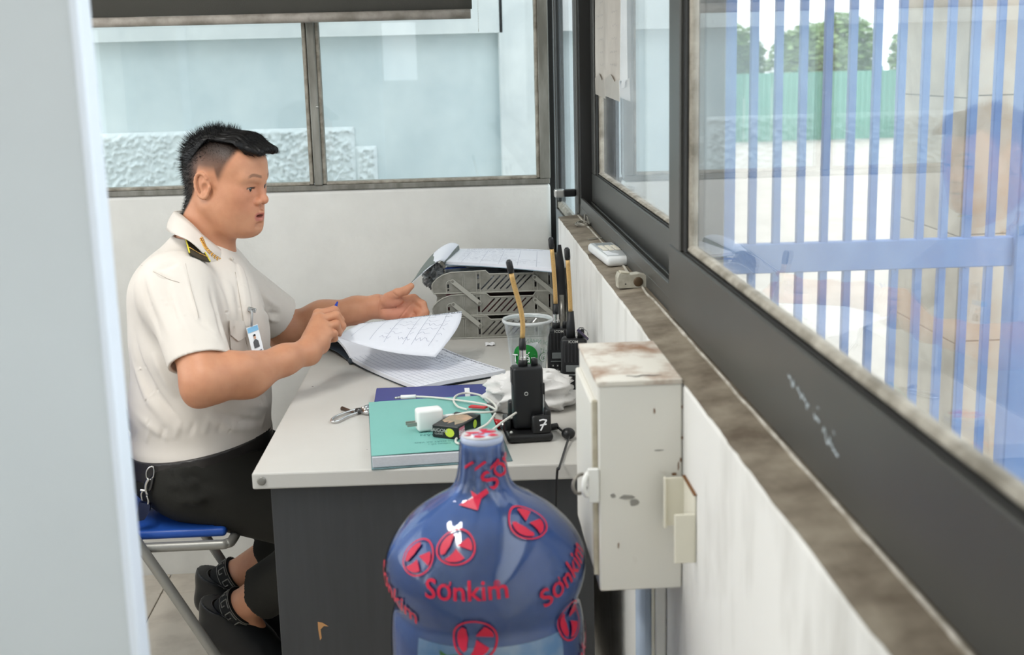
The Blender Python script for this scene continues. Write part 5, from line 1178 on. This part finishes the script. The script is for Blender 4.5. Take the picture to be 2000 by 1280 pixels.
for i in sel:
    p, n = Lh[i], NL[i]
    if p[2] < .055 and p[0] > -.03: continue
    back = sstep(.01, -.05, p[0]); d = n*(.25+.75*back)+np.array([.9*(1-back)-.15*back, 0, .25*back])+rg.normal(0, .13, 3)
    if p[0] > .085: d = np.array([1, n[1]*.3, -.28])+rg.normal(0, .12, 3)
    d /= np.linalg.norm(d); ln = rg.uniform(.006, .012)*(1+.8*back)
    if p[0] < .015 and p[2] > .085: d = n*.8+np.array([-.1, 0, .5])+rg.normal(0, .22, 3); d /= np.linalg.norm(d); ln = rg.uniform(.008, .018)
    w_ = np.cross(d, n); w_ = w_/(np.linalg.norm(w_)+1e-9)*.00045
    a = p-n*.002; b = p+d*ln
    g.add([h2w(a-w_), h2w(a+w_), h2w(b)], [(0, 1, 2)])
# cropped back of the head
ib = np.nonzero((hair > .55) & (dk_ > .25) & (rg.rand(len(V)) < dk_+.15))[0]
qn = V[F]; nb2 = np.cross(qn[:, 2]-qn[:, 0], qn[:, 3]-qn[:, 1]); NV = np.zeros_like(V)
for i in range(4): np.add.at(NV, F[:, i], nb2)
NV /= np.linalg.norm(NV, axis=1)[:, None]+1e-9
for i in rg.choice(ib, 9000):
    p, n = V[i], NV[i]; d = n+np.array([0, 0, -.55])+rg.normal(0, .25, 3); d /= np.linalg.norm(d); w_ = np.cross(d, n); w_ = w_/(np.linalg.norm(w_)+1e-9)*.0004
    ln = rg.uniform(.003, .008)*(.6+.7*dk_[i])*(.3 if X[i] > -.01 else 1); g.add([p-w_, p+w_, p+d*ln], [(0, 1, 2)])
g.done('hair_strands', m_hair, hr, kind='stuff')
# ------------------------------------------------------------------ clothes
from mathutils.bvhtree import BVHTree
def folds(L):
    L = [(np.array(a, float), np.array(b, float), w_, am) for a, b, w_, am in L]
    def m(P, d):
        for a, b, w_, am in L:
            c = (a+b)/2; R = np.linalg.norm(b-a)/2+3*w_
            if np.linalg.norm(P.mean(0)-c) > R+.06 and len(P) < 9000: continue
            e, t = seg_d(P, a, b); d = d-1.7*am*np.exp(-(e/w_)**2)*np.sin(np.pi*np.clip(t*.96+.02, 0, 1))**.6
        return d
    return m
m_shirt = mat('cream_shirt_cotton', (222, 214, 205), .8, var=.03, vs_=12, bump=.10, bs=900)
m_trou = mat('black_olive_wool', (32, 31, 26), .85, var=.12, vs_=20, bump=.15, bs=700)
# belt plane: lower at the back, higher in front
bp0 = np.array([-.70, 0, .598]); bpn = np.array([-.132, 0, 1.0]); bpn /= np.linalg.norm(bpn)
def bz_(P): return (P-bp0)@bpn
torso = [ell((-.545, YM, .70), (.150, .172, .125), .05), ell((-.535, YM, .845), (.146, .186, .165), .06), ell((-.548, YM, .955), (.118, .165, .085), .06), cap((-.548, 2.48, .972), (-.535, 2.81, .966), .062, .062, .06), cap((-.525, YM, .985), (-.518, YM, 1.03), .082, .064, .04), ell((-.47, YM-.07, .90), (.07, .07, .08), .05), ell((-.548, YM, .615), (.152, .172, .07), .04)]
tor = Grp(torso, .03)
cn, cfr = UA(391, 709, 2.372), UA(545, 621, 2.925)
def sleeve(S, C, E, r0, r1, tilt=(0, 0, 0)):
    ax = (C-S)/np.linalg.norm(C-S); nrm = ax+np.array(tilt); nrm /= np.linalg.norm(nrm); end = C+ax*.06
    def cut(P, d): return np.maximum(d, (P-C)@nrm)
    return Grp([cap(S, end, r0, r1, .02)], .045, mods=(cut,))
sl_n = sleeve(Sn+[.004, .012, -.014], cn, En, .066, .0585, (-.10, 0, -.12)); sl_f = sleeve(Sf+[0, -.01, -.01], cfr, Ef, .062, .055, (.1, 0, 0))
def hollow(C, S, E, r):
    ax = (C-S)/np.linalg.norm(C-S); return Grp([cap(C-ax*.012, C+ax*.12, r, r, .004)], .004, 's')
def shirt_mods(P, d): return np.maximum(d, -(bz_(P)+.002))
shirt_groups = [tor, sl_n, sl_f, hollow(cn, Sn, En, .0535), hollow(cfr, Sf, Ef, .0505)]
nk = Grp([cap((-.515, YM, 1.03), (-.507, YM, 1.12), .054, .064)], .01, 's')
SB_ = ((-.74, 2.26, .57), (-.31, 3.02, 1.10))
V0, F0 = net(shirt_groups+[nk], *SB_, .008, 12, (shirt_mods,))
tree_0 = BVHTree.FromPolygons([tuple(v) for v in V0], [tuple(int(i) for i in f) for f in F0])
def hit(px, py, off=.001, tree=None, d=0):
    """where the bearing meets the cloth, lifted a little along the surface normal"""
    o = Vector(CAMP); dr = (U(px, py, y=2.6)-o).normalized(); r = (tree or tree_s).ray_cast(o, dr)
    if r[0] is None: return U(px, py, y=2.6)
    n = r[1]; n = n if n.dot(dr) < 0 else -n; return r[0]+n*off
def fold(P, w_, am, pw=2):
    H_ = [np.array(hit(x, y, 0, tree_0)) for x, y in P]; return [(a, b, w_, am, pw, i == 0, i == len(H_)-2) for i, (a, b) in enumerate(zip(H_, H_[1:]))]
SF = []
for P, w_, am in (  # ridges (+) and hollows (-) of the cloth, drawn where they lie on the shirt
 ([(280, 540), (292, 600), (316, 662)], .008, -.006), ([(292, 530), (308, 590), (334, 660)], .010, .005), ([(318, 548), (330, 590), (352, 640)], .008, -.005), ([(330, 560), (352, 620), (384, 672)], .009, .004),
 ([(410, 560), (424, 610), (436, 668)], .008, -.007), ([(424, 552), (440, 610), (448, 660)], .009, .006), ([(398, 640), (428, 668)], .006, .005), ([(366, 668), (412, 686)], .006, -.004), ([(376, 610), (404, 640), (420, 662)], .007, -.004),
 ([(300, 690), (318, 730), (345, 775)], .010, .006), ([(262, 640), (276, 720), (304, 790)], .011, -.005), ([(258, 700), (290, 780), (352, 845)], .010, .006), ([(268, 680), (304, 765), (372, 842)], .008, -.005), ([(250, 770), (290, 830), (330, 858)], .009, .005),
 ([(405, 812), (450, 836), (500, 838)], .008, .006), ([(420, 802), (470, 820), (515, 822)], .007, -.006), ([(470, 790), (505, 792), (523, 800)], .008, .006), ([(500, 760), (520, 775)], .006, -.004),
 ([(345, 500), (320, 512), (296, 520)], .006, .003), ([(350, 512), (330, 522), (300, 532)], .005, -.003), ([(440, 545), (452, 590), (456, 640)], .009, .004), ([(455, 550), (468, 600), (470, 640)], .007, -.004),
 ([(512, 575), (530, 592), (548, 600)], .007, .005), ([(510, 600), (528, 612), (548, 614)], .005, -.006), ([(512, 616), (530, 626), (545, 628)], .005, .005), ([(508, 545), (540, 578)], .006, -.003)):
    SF += fold(P, w_, am)
SF += fold([(356, 520), (372, 570), (386, 620), (402, 688)], .0035, .0030)                       # pressed crease of the sleeve
SF += fold([(276, 518), (300, 530), (330, 545), (352, 552)], .0022, -.0022)                      # yoke seam
SF += fold([(470, 524), (478, 560), (484, 600), (488, 640), (498, 690), (508, 740), (516, 790)], .0105, .0022, 8)   # front placket
SF += fold([(459, 530), (466, 570), (472, 610), (476, 650), (486, 700)], .0030, -.0030)
for i in range(10):
    px = 258+i*28; SF += fold([(px, 868-i*3.4), (px+9, 836-i*3.6)], .0055, .0042 if i % 2 else -.004)
def fold_mod(L):
    def m(P, d):
        pm = P.mean(0); small = len(P) < 9000
        for a, b, w_, am, pw, first, last in L:
            if small and np.linalg.norm(pm-(a+b)/2) > np.linalg.norm(b-a)/2+3*w_+.05: continue
            ab = b-a; t = (P-a)@ab/(ab@ab); tc_ = np.clip(t, 0, 1); e = np.linalg.norm(P-a-tc_[:, None]*ab, axis=1)
            win = np.ones(len(P)) if pw > 2 else np.where(first, np.clip(t/.7+.1, 0, 1), 1)*np.where(last, np.clip((1-t)/.7+.1, 0, 1), 1)
            ends = ((t >= 0) | first) & ((t < 1) | last)
            d = d-am*np.exp(-(e/w_)**pw)*win*ends
        return d
    return m
Vs, Fs = net(shirt_groups+[nk], *SB_, .0027, 16, (fold_mod(SF), shirt_mods))
shirt = net_obj('shirt', Vs, Fs, m_shirt, person); shirt['label'] = 'cream short-sleeved uniform shirt'
tree_s = BVHTree.FromPolygons([tuple(v) for v in Vs], [tuple(int(i) for i in f) for f in Fs])
# trousers and belt
hips = Grp([ell((-.56, YM, .565), (.148, .178, .095), .04), ell((-.545, YM, .63), (.142, .172, .07), .04)], .03)
thn = Grp([cap((-.55, 2.555, .562), Kn+[0, 0, .004], .094, .070, .04), cap(Kn, lerp(Kn, An, .40), .066, .064, .03), cap(lerp(Kn, An, .40), lerp(Kn, An, 1.0), .064, .058, .03)], .03)
thf = Grp([cap((-.55, 2.735, .562), Kf+[0, 0, .004], .094, .070, .04), cap(Kf, lerp(Kf, Af, .40), .066, .064, .03), cap(lerp(Kf, Af, .40), lerp(Kf, Af, 1.0), .064, .058, .03)], .03)
hemn, hemf = UA(497, 1178, 2.60), UA(512, 1082, 2.765)
dn = (An-Kn)/np.linalg.norm(An-Kn); df = (Af-Kf)/np.linalg.norm(Af-Kf)
hemn = Kn+dn*((hemn-Kn)@dn); hemf = Kf+df*((hemf-Kf)@df)
thn.mods = (lambda P, d: np.maximum(d, (P-hemn)@dn),); thf.mods = (lambda P, d: np.maximum(d, (P-hemf)@df),)
hol = [Grp([cap(hemn-dn*.05, hemn+dn*.1, .054, .054)], .004, 's'), Grp([cap(hemf-df*.05, hemf+df*.1, .054, .054)], .004, 's')]
def trou_mods(P, d):
    d = np.maximum(d, bz_(P)-.001); return np.maximum(d, .4795-P[:, 2]-np.maximum(0, P[:, 0]+.505)*7)
TF = [(UA(330, 905, 2.46), UA(395, 1000, 2.45), .012, .005), (UA(360, 930, 2.46), UA(450, 960, 2.46), .010, -.005), (UA(330, 950, 2.46), UA(400, 940, 2.46), .009, .004), (UA(395, 890, 2.47), UA(398, 930, 2.46), .006, -.004), (UA(340, 985, 2.45), UA(420, 975, 2.45), .012, .004), (UA(430, 900, 2.47), UA(520, 880, 2.5), .012, .005)]
Vt, Ft = net([hips, thn, thf]+hol, (-.76, 2.4, .12), (-.05, 2.9, .72), .0036, 16, (folds(TF), trou_mods))
trou = net_obj('trousers', Vt, Ft, m_trou, person); trou['label'] = 'black trousers'
tree_t = BVHTree.FromPolygons([tuple(v) for v in Vt], [tuple(int(i) for i in f) for f in Ft])
belt_g = Grp([ell((-.558, YM, .565), (.150, .182, .100), .04), ell((-.548, YM, .63), (.149, .177, .075), .04), ell((-.545, YM, .70), (.140, .165, .125), .04)], .03)
Vb, Fb = net([belt_g], (-.76, 2.4, .54), (-.33, 2.9, .72), .0030, 16, (lambda P, d: np.maximum(np.maximum(d, bz_(P)-.010), -(bz_(P)+.030)),))
belt = net_obj('belt', Vb, Fb, mat('dark_leather', (52, 49, 48), .33, var=.1, vs_=30), person)
tree_b = BVHTree.FromPolygons([tuple(v) for v in Vb], [tuple(int(i) for i in f) for f in Fb])
# shoes and patterned socks
m_shoe = mat('black_shoe', (20, 22, 25), .38, var=.1, vs_=20); m_sock = mat('black_sock', (16, 17, 18), .9); m_sockp = mat('grey_sock_pattern', (118, 116, 110), .85)
for A, ad_ in ((An, dn), (Af, df)):
    heel = A+np.array([-.052, 0, -.050]); ball_ = A+np.array([.075, 0, -.135]); toe = A+np.array([.15, 0, -.160])
    toe[2] = max(toe[2], .034); ball_[2] = max(ball_[2], .045); C0 = A+ad_*.012
    cutn = np.array([.42, 0, .91]); cutn /= np.linalg.norm(cutn)
    up = Grp([cap(heel, ball_, .038, .040, .03), cap(ball_, toe, .040, .030, .03), cap(C0+np.array([-.026, 0, .012]), C0+np.array([.05, 0, -.075]), .047, .042, .03)], .02, mods=(lambda P, d, C0=C0: np.maximum(d, (P-C0)@cutn-.004),))
    Vx, Fx = net([up, Grp([cap(A-ad_*.06, A+ad_*.035, .0425, .0405)], .004, 's')], A-np.array([.14, .07, .22]), A+np.array([.21, .07, .08]), .003, 12, (lambda P, d: np.maximum(d, .004-P[:, 2]),))
    sh = net_obj('shoe', Vx, Fx, m_shoe, person)
    G().tube([Vector(C0+(np.cross(cutn, [0, 1, 0])*math.cos(t)*.050+np.array([0, 1, 0])*math.sin(t)*.0455)+cutn*.003) for t in [2*math.pi*k/36 for k in range(36)]], .0022, 6, closed=True).done('shoe_rim', m_shoe, sh, smooth=True)
    sr = lambda t: .0405+(-t)*.22*(t < 0)
    so = Grp([cap(A-ad_*.03, A+ad_*.04, .0462, .0410)], .01, mods=(lambda P, d, A=A: np.maximum(np.maximum(d, -((P-A)@ad_+.020)), (P-A)@ad_-.03),))
    Vx, Fx = net([so], A-.1, A+.1, .0028, 12); sk = net_obj('sock', Vx, Fx, m_sock, person)
    u_ = np.cross(ad_, [0, 1, 0]); u_ /= np.linalg.norm(u_); v_ = np.cross(ad_, u_); g = G()
    def rp_(a, t): return A+ad_*t+(u_*math.cos(a)+v_*math.sin(a))*(.0462-.0052*(t+.03)/.07+.0006)
    for t in (-.0185, .0085): g.tube([rp_(2*math.pi*k/40, t) for k in range(40)], .0008, 4, closed=True)
    for k in range(9):
        a0 = 2*math.pi*k/9; P = [(a0, -.014), (a0+.50, -.014), (a0+.50, .003), (a0+.22, .003), (a0+.22, -.006)]
        for p, q in zip(P, P[1:]): g.tube([rp_(p[0]+(q[0]-p[0])*w/4, p[1]+(q[1]-p[1])*w/4) for w in range(5)], .0013, 4)
    g.done('sock_pattern', m_sockp, sk, kind='stuff')

# ------------------------------------------------------------------ uniform details
mid = lambda p: np.array([p[0], 2*YM-p[1], p[2]])
top = [UA(341, 413, YM), UA(352, 421, 2.605), UA(372, 437, 2.578), UA(400, 463, 2.572), UA(426, 484, 2.590), UA(447, 501, 2.622)]
low = [UA(326, 449, YM), UA(334, 455, 2.580), UA(352, 463, 2.540), UA(372, 473, 2.520), UA(397, 497, 2.525), UA(423, 529, 2.562)]
def loft(a, b, nu=24, nv=6, bulge=.004):
    A = spline(a, 6); Bq = spline(b, 6); n = len(A)-1
    def f(u, v):
        i = min(int(u*n), n-1); t = u*n-i; p = A[i].lerp(A[i+1], t).lerp(Bq[i].lerp(Bq[i+1], t), v); c = Vector((-.497, YM, p.z)); o = (p-c); o.z = 0; o.normalize()
        return p+o*bulge*math.sin(math.pi*v)
    return f
def mirr(P): return [mid(p)+np.array([-.006*i/5 if 0 else 0, 0, 0]) for i, p in enumerate(P)]
m_shirt2 = m_shirt
for nm, a, b in (('collar', top, low), ('collar', mirr(top), mirr(low))):
    f = loft(a, b); G().sheet(f, 24, 6, .0016 if nm == 'collar' else .001).done('collar', m_shirt2, person, smooth=True)
    ins = [lerp(p, (-.497, YM, p[2]), .10)+np.array([0, 0, -.001]) for p in a]; ind = [lerp(p, (-.497, YM, p[2]), .02)+np.array([0, 0, -.040]) for p in a]
    G().sheet(loft(ins, ind, bulge=0), 20, 4, .0012).done('collar_stand', m_shirt2, person, smooth=True)
    G().sheet(loft([Vector(p) for p in a], ins, bulge=0), 20, 2, .0012).done('collar_fold', m_shirt2, person, smooth=True)
fc = loft(top, low)
m_gold2 = mat('gold_badge', (224, 176, 96), .25, metal=.85); m_ep = mat('olive_board', (58, 54, 42), .7, var=.08, vs_=60); m_ytrim = mat('yellow_trim', (222, 206, 60), .5)
# collar insignia: a curved sprig of grain
ci = G(); path = [(.60, .22), (.655, .34), (.70, .46), (.75, .56), (.80, .60), (.86, .58), (.92, .50)]
def fco(u, v): return fc(u, v)+Vector((.0, -.0035, .0012))
P = [fco(*q) for q in path]; ci.tube(spline(P, 4), .0008, 5)
for i in range(13):
    t = i/12*(len(path)-1); k = min(int(t), len(path)-2); a = path[k]; b = path[k+1]; q = (a[0]+(b[0]-a[0])*(t-k), a[1]+(b[1]-a[1])*(t-k)); dx, dy = b[0]-a[0], b[1]-a[1]
    for s in (-1, 1):
        p = fco(q[0]+dx*.25+s*.012, q[1]+dy*.25+s*.15*(1-.35*i/12)); o = fco(*q); d = (p-o); L_ = max(d.length, .003)
        ci.tube([o, o.lerp(p, .5)+Vector((0, -.0008, 0)), p+(fco(q[0]+dx*.2, q[1]+dy*.2)-o)], [.0010, .0024, .0004], 5)
ci.done('collar_badge', m_gold2, person, smooth=True)
# shoulder boards
def board(c4, nm='shoulder_board'):
    a, b, c, d = [Vector(p) for p in c4]
    f = lambda u, v: (a*(1-u)+b*u)*(1-v)+(d*(1-u)+c*u)*v+(((b-a).cross(d-a)).normalized()*(.003*math.sin(math.pi*u)))
    n = (b-a).cross(d-a).normalized(); sgn = 1 if n.z > 0 else -1
    o = G().sheet(f, 8, 8, .003*sgn).done(nm, m_ep, person)
    G().tube([f(0, 0), f(0, .5), f(0, 1)], .0016, 6).done('yellow_edge', m_ytrim, o, smooth=True); G().tube([f(1, 0), f(1, .5), f(1, 1)], .0014, 6).done('yellow_edge', m_ytrim, o, smooth=True)
    G().tube([f(0, .66)+n*sgn*.001, f(.55, .70)+n*sgn*.002, f(1, .80)+n*sgn*.001], .0008, 5).done('gold_line', m_gold2, o, smooth=True)
    G().lathe([(.0065, 0), (.006, .0014), (.0045, .0010), (.0035, .0022), (.0001, .0024)], 16, Matrix.Translation(f(.62, .07)+n*sgn*.001) @ Vector((0, 0, 1)).rotation_difference(n*sgn).to_matrix().to_4x4()).done('gold_button', m_gold2, o, smooth=True)
    return o
bq = [hit(363, 469, .006), hit(391, 481, .006), hit(403, 517, .010), hit(367, 501, .009)]
board(bq); board([mid(p) for p in bq])
# front placket, pocket and flap, seams, buttons
def strip(pts, w, off, nm, t=.0014, m=m_shirt, tree=None):
    """a ribbon of cloth lying on the shirt along the measured line; w = half-width pairs in pixels"""
    A = [hit(x-w, y, off, tree) for x, y in pts]; Bq = [hit(x+w, y, off, tree) for x, y in pts]
    SA, SB = spline(A, 4), spline(Bq, 4); n = len(SA)-1
    f = lambda u, v: SA[min(int(v*n+.5), n)].lerp(SB[min(int(v*n+.5), n)], u)
    return G().sheet(f, 3, n, -t).done(nm, m, person, auto=45)
def patch(c4, off, nm, m=m_shirt, nu=8, nv=8, t=.0014):
    def f(u, v):
        x = (c4[0][0]*(1-u)+c4[1][0]*u)*(1-v)+(c4[3][0]*(1-u)+c4[2][0]*u)*v; y = (c4[0][1]*(1-u)+c4[1][1]*u)*(1-v)+(c4[3][1]*(1-u)+c4[2][1]*u)*v
        return hit(x, y, off)
    return G().sheet(f, nu, nv, t).done(nm, m, person, auto=45)
patch([(446, 634), (474, 640), (478, 692), (450, 696)], .0030, 'breast_pocket')
def flapf(u, v):
    x = 445+u*30+v*2; y = 624+u*5+v*(28+11*(1-abs(2*u-1))); return hit(x, y, .0065-.001*abs(2*u-1))
G().sheet(flapf, 12, 6, .0015).done('pocket_flap', m_shirt, person, auto=45)
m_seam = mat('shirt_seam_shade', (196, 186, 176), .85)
def seam(P, nm='seam', r=.0007): G().tube(spline([hit(x, y, .0006) for x, y in P], 4), r, 5).done(nm, m_seam, person, smooth=True)
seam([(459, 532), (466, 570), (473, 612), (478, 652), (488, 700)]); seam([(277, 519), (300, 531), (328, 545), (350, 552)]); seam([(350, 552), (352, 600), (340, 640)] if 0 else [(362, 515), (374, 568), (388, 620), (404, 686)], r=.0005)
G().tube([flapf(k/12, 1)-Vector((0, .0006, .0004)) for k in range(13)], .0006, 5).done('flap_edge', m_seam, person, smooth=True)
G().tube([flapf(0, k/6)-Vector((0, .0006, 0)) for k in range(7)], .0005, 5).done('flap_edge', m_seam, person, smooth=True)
m_btn = mat('pearl_button', (206, 198, 186), .25)
def button(px, py, r=.0042):
    p = hit(px, py, .004); q = hit(px+6, py, .004); s_ = hit(px, py+6, .004); n = (q-p).cross(s_-p).normalized(); n = n if n.y < 0 else -n
    G().lathe([(r, 0), (r, .0012), (r*.8, .0018), (.0001, .0014)], 12, Matrix.Translation(p) @ Vector((0, 0, 1)).rotation_difference(n).to_matrix().to_4x4()).done('button', m_btn, person, smooth=True)
button(463, 651); button(451, 508)
# identity card with clip on the chest
m_card = mat('id_card_plastic', (226, 230, 234), .15, coat=.5); m_cbl = mat('id_card_blue', (120, 180, 220), .25)
cA = [UA(481, 641, 2.50), UA(503, 633, 2.515), UA(516, 688, 2.50), UA(495, 697, 2.485)]
a, b, c, d = [Vector(p) for p in cA]; cf2 = lambda u, v: (a*(1-u)+b*u)*(1-v)+(d*(1-u)+c*u)*v
idc = G().sheet(cf2, 2, 2, -.0016).done('identity_card', m_card, person); nrm = (b-a).cross(d-a).normalized(); nrm = nrm if nrm.y < 0 else -nrm
def flat(u0, u1, v0, v1, o): return G().add([cf2(u0, v0)+nrm*o, cf2(u1, v0)+nrm*o, cf2(u1, v1)+nrm*o, cf2(u0, v1)+nrm*o], [(0, 1, 2, 3)])
flat(.04, .96, .03, .2, .0008).done('blue_header', m_cbl, idc)
g = G()
for (u, v, r) in ((.5, .40, .11),): g.add([cf2(u+r*math.cos(t), v+r*.62*math.sin(t))+nrm*.0009 for t in [k*.6 for k in range(10)]], [tuple(range(10))])
g.done('photo_face', mat('photo_skin', (206, 164, 140), .4), idc)
G().add([cf2(u, v)+nrm*.001 for u, v in ((.39, .36), (.61, .36), (.6, .31), (.5, .29), (.41, .31))], [(0, 1, 2, 3, 4)]).done('photo_hair', m_hair, idc)
G().add([cf2(u, v)+nrm*.001 for u, v in ((.26, .76), (.74, .76), (.72, .54), (.56, .47), (.44, .47), (.28, .54))], [tuple(range(6))]).done('photo_jacket', mat('photo_grey', (74, 76, 80), .4), idc)
rng = random.Random(9); g = G(); scribble(g, lambda u, v: cf2(u, v)+nrm*.001, .15, .85, .88, .05, rng, .03); g.done('card_print', m_print, idc)
G().tube([cf2(.45, .0)+nrm*.001, U(492, 612, y=2.50), hit(487, 604, .003)], .0022, 6).done('clip_strap', mat('clear_strap', (196, 198, 200), .2, trans=.3), idc, smooth=True)
pq = hit(488, 606, .004); G().bev((pq.x-.008, pq.y-.004, pq.z-.005), (pq.x+.010, pq.y+.002, pq.z+.005), .002, 2, RY(18)).done('clip', m_chrome, idc)
# keys and card case hanging from the belt
bk2 = thing('belt_keys', (0, 0, 0)); bk2.parent = person
p0, p1 = hit(300, 872, .003, tree_b), hit(298, 902, .006, tree_t)
def hang(nm, P, r, m, cl=False): return G().tube(spline(P, 5, cl), r, 7, closed=cl).done(nm, m, bk2, smooth=True)
G().bev((p0.x-.006, p0.y-.004, p1.z-.004), (p0.x+.006, p0.y+.001, p0.z+.006), .001, 1).done('belt_loop', MATS['dark_leather'], bk2)
yk = p1.y-.008
yk = hit(296, 945, .007, tree_t).y
def ck(x, y):
    o = Vector(CAMP); dr = (U(x, y, y=2.6)-o).normalized(); r = tree_t.ray_cast(o, dr); return U(x, y, y=min(yk, r[0].y-.007) if r[0] is not None else yk)
hang('snap_hook', [ck(298, 912), ck(301, 918), ck(300, 930), ck(294, 937), ck(287, 934), ck(286, 922), ck(291, 914)], .0018, m_chrome, True)
hang('hook_shank', [ck(291, 935), ck(286, 945), ck(285, 956), ck(288, 966)], .0038, m_chrome); hang('spring', [ck(298, 934), ck(296, 948), ck(292, 958)], .0032, MATS['dark_steel'])
hang('key', [ck(279, 959), ck(276, 966), ck(278, 978)], .0022, m_chrome); hang('key', [ck(287, 968), ck(290, 978), ck(289, 985)], .0028, m_chrome); hang('key', [ck(274, 958), ck(284, 959)], .0030, m_chrome)
q0_, q1_ = ck(287, 984), ck(272, 1020)
pc_ = [ck(272, 982), ck(293, 986), ck(292, 1000), ck(282, 1016), ck(264, 1020)]
g = G(); V_ = [p for p in pc_]+[p+Vector((0, .012, 0)) for p in pc_]; g.add(V_, [(0, 1, 2, 3, 4), (9, 8, 7, 6, 5)]+[(i, (i+1) % 5, 5+(i+1) % 5, 5+i) for i in range(5)]); g.done('card_case', mat('navy_leather', (24, 34, 66), .35), bk2)

# ------------------------------------------------------------------ the pen in his right hand
pe = thing('pen', (0, 0, 0), 0, 'blue ballpoint pen held in the guard\'s right hand', 'pen')
pa_, pb_ = UA(659, 590, 2.640), UA(640, 640, 2.598)
m_pen = mat('blue_pen', (40, 72, 190), .25, trans=.15)
G().tube([Vector(pa_), Vector(lerp(pa_, pb_, .22)), Vector(lerp(pa_, pb_, .25)), Vector(pb_)], [.0016, .0042, .0044, .0044], 10).done('barrel', m_pen, pe, smooth=True)
G().tube([Vector(pb_), Vector(lerp(pa_, pb_, 1.5))], [.0044, .0012], 10).done('pen_tip', m_chrome, pe, smooth=True)
G().tube([Vector(lerp(pa_, pb_, .08))+Vector((0, -.004, 0)), Vector(lerp(pa_, pb_, .6))+Vector((0, -.0055, 0))], .0009, 5).done('pocket_clip', m_pen, pe, smooth=True)
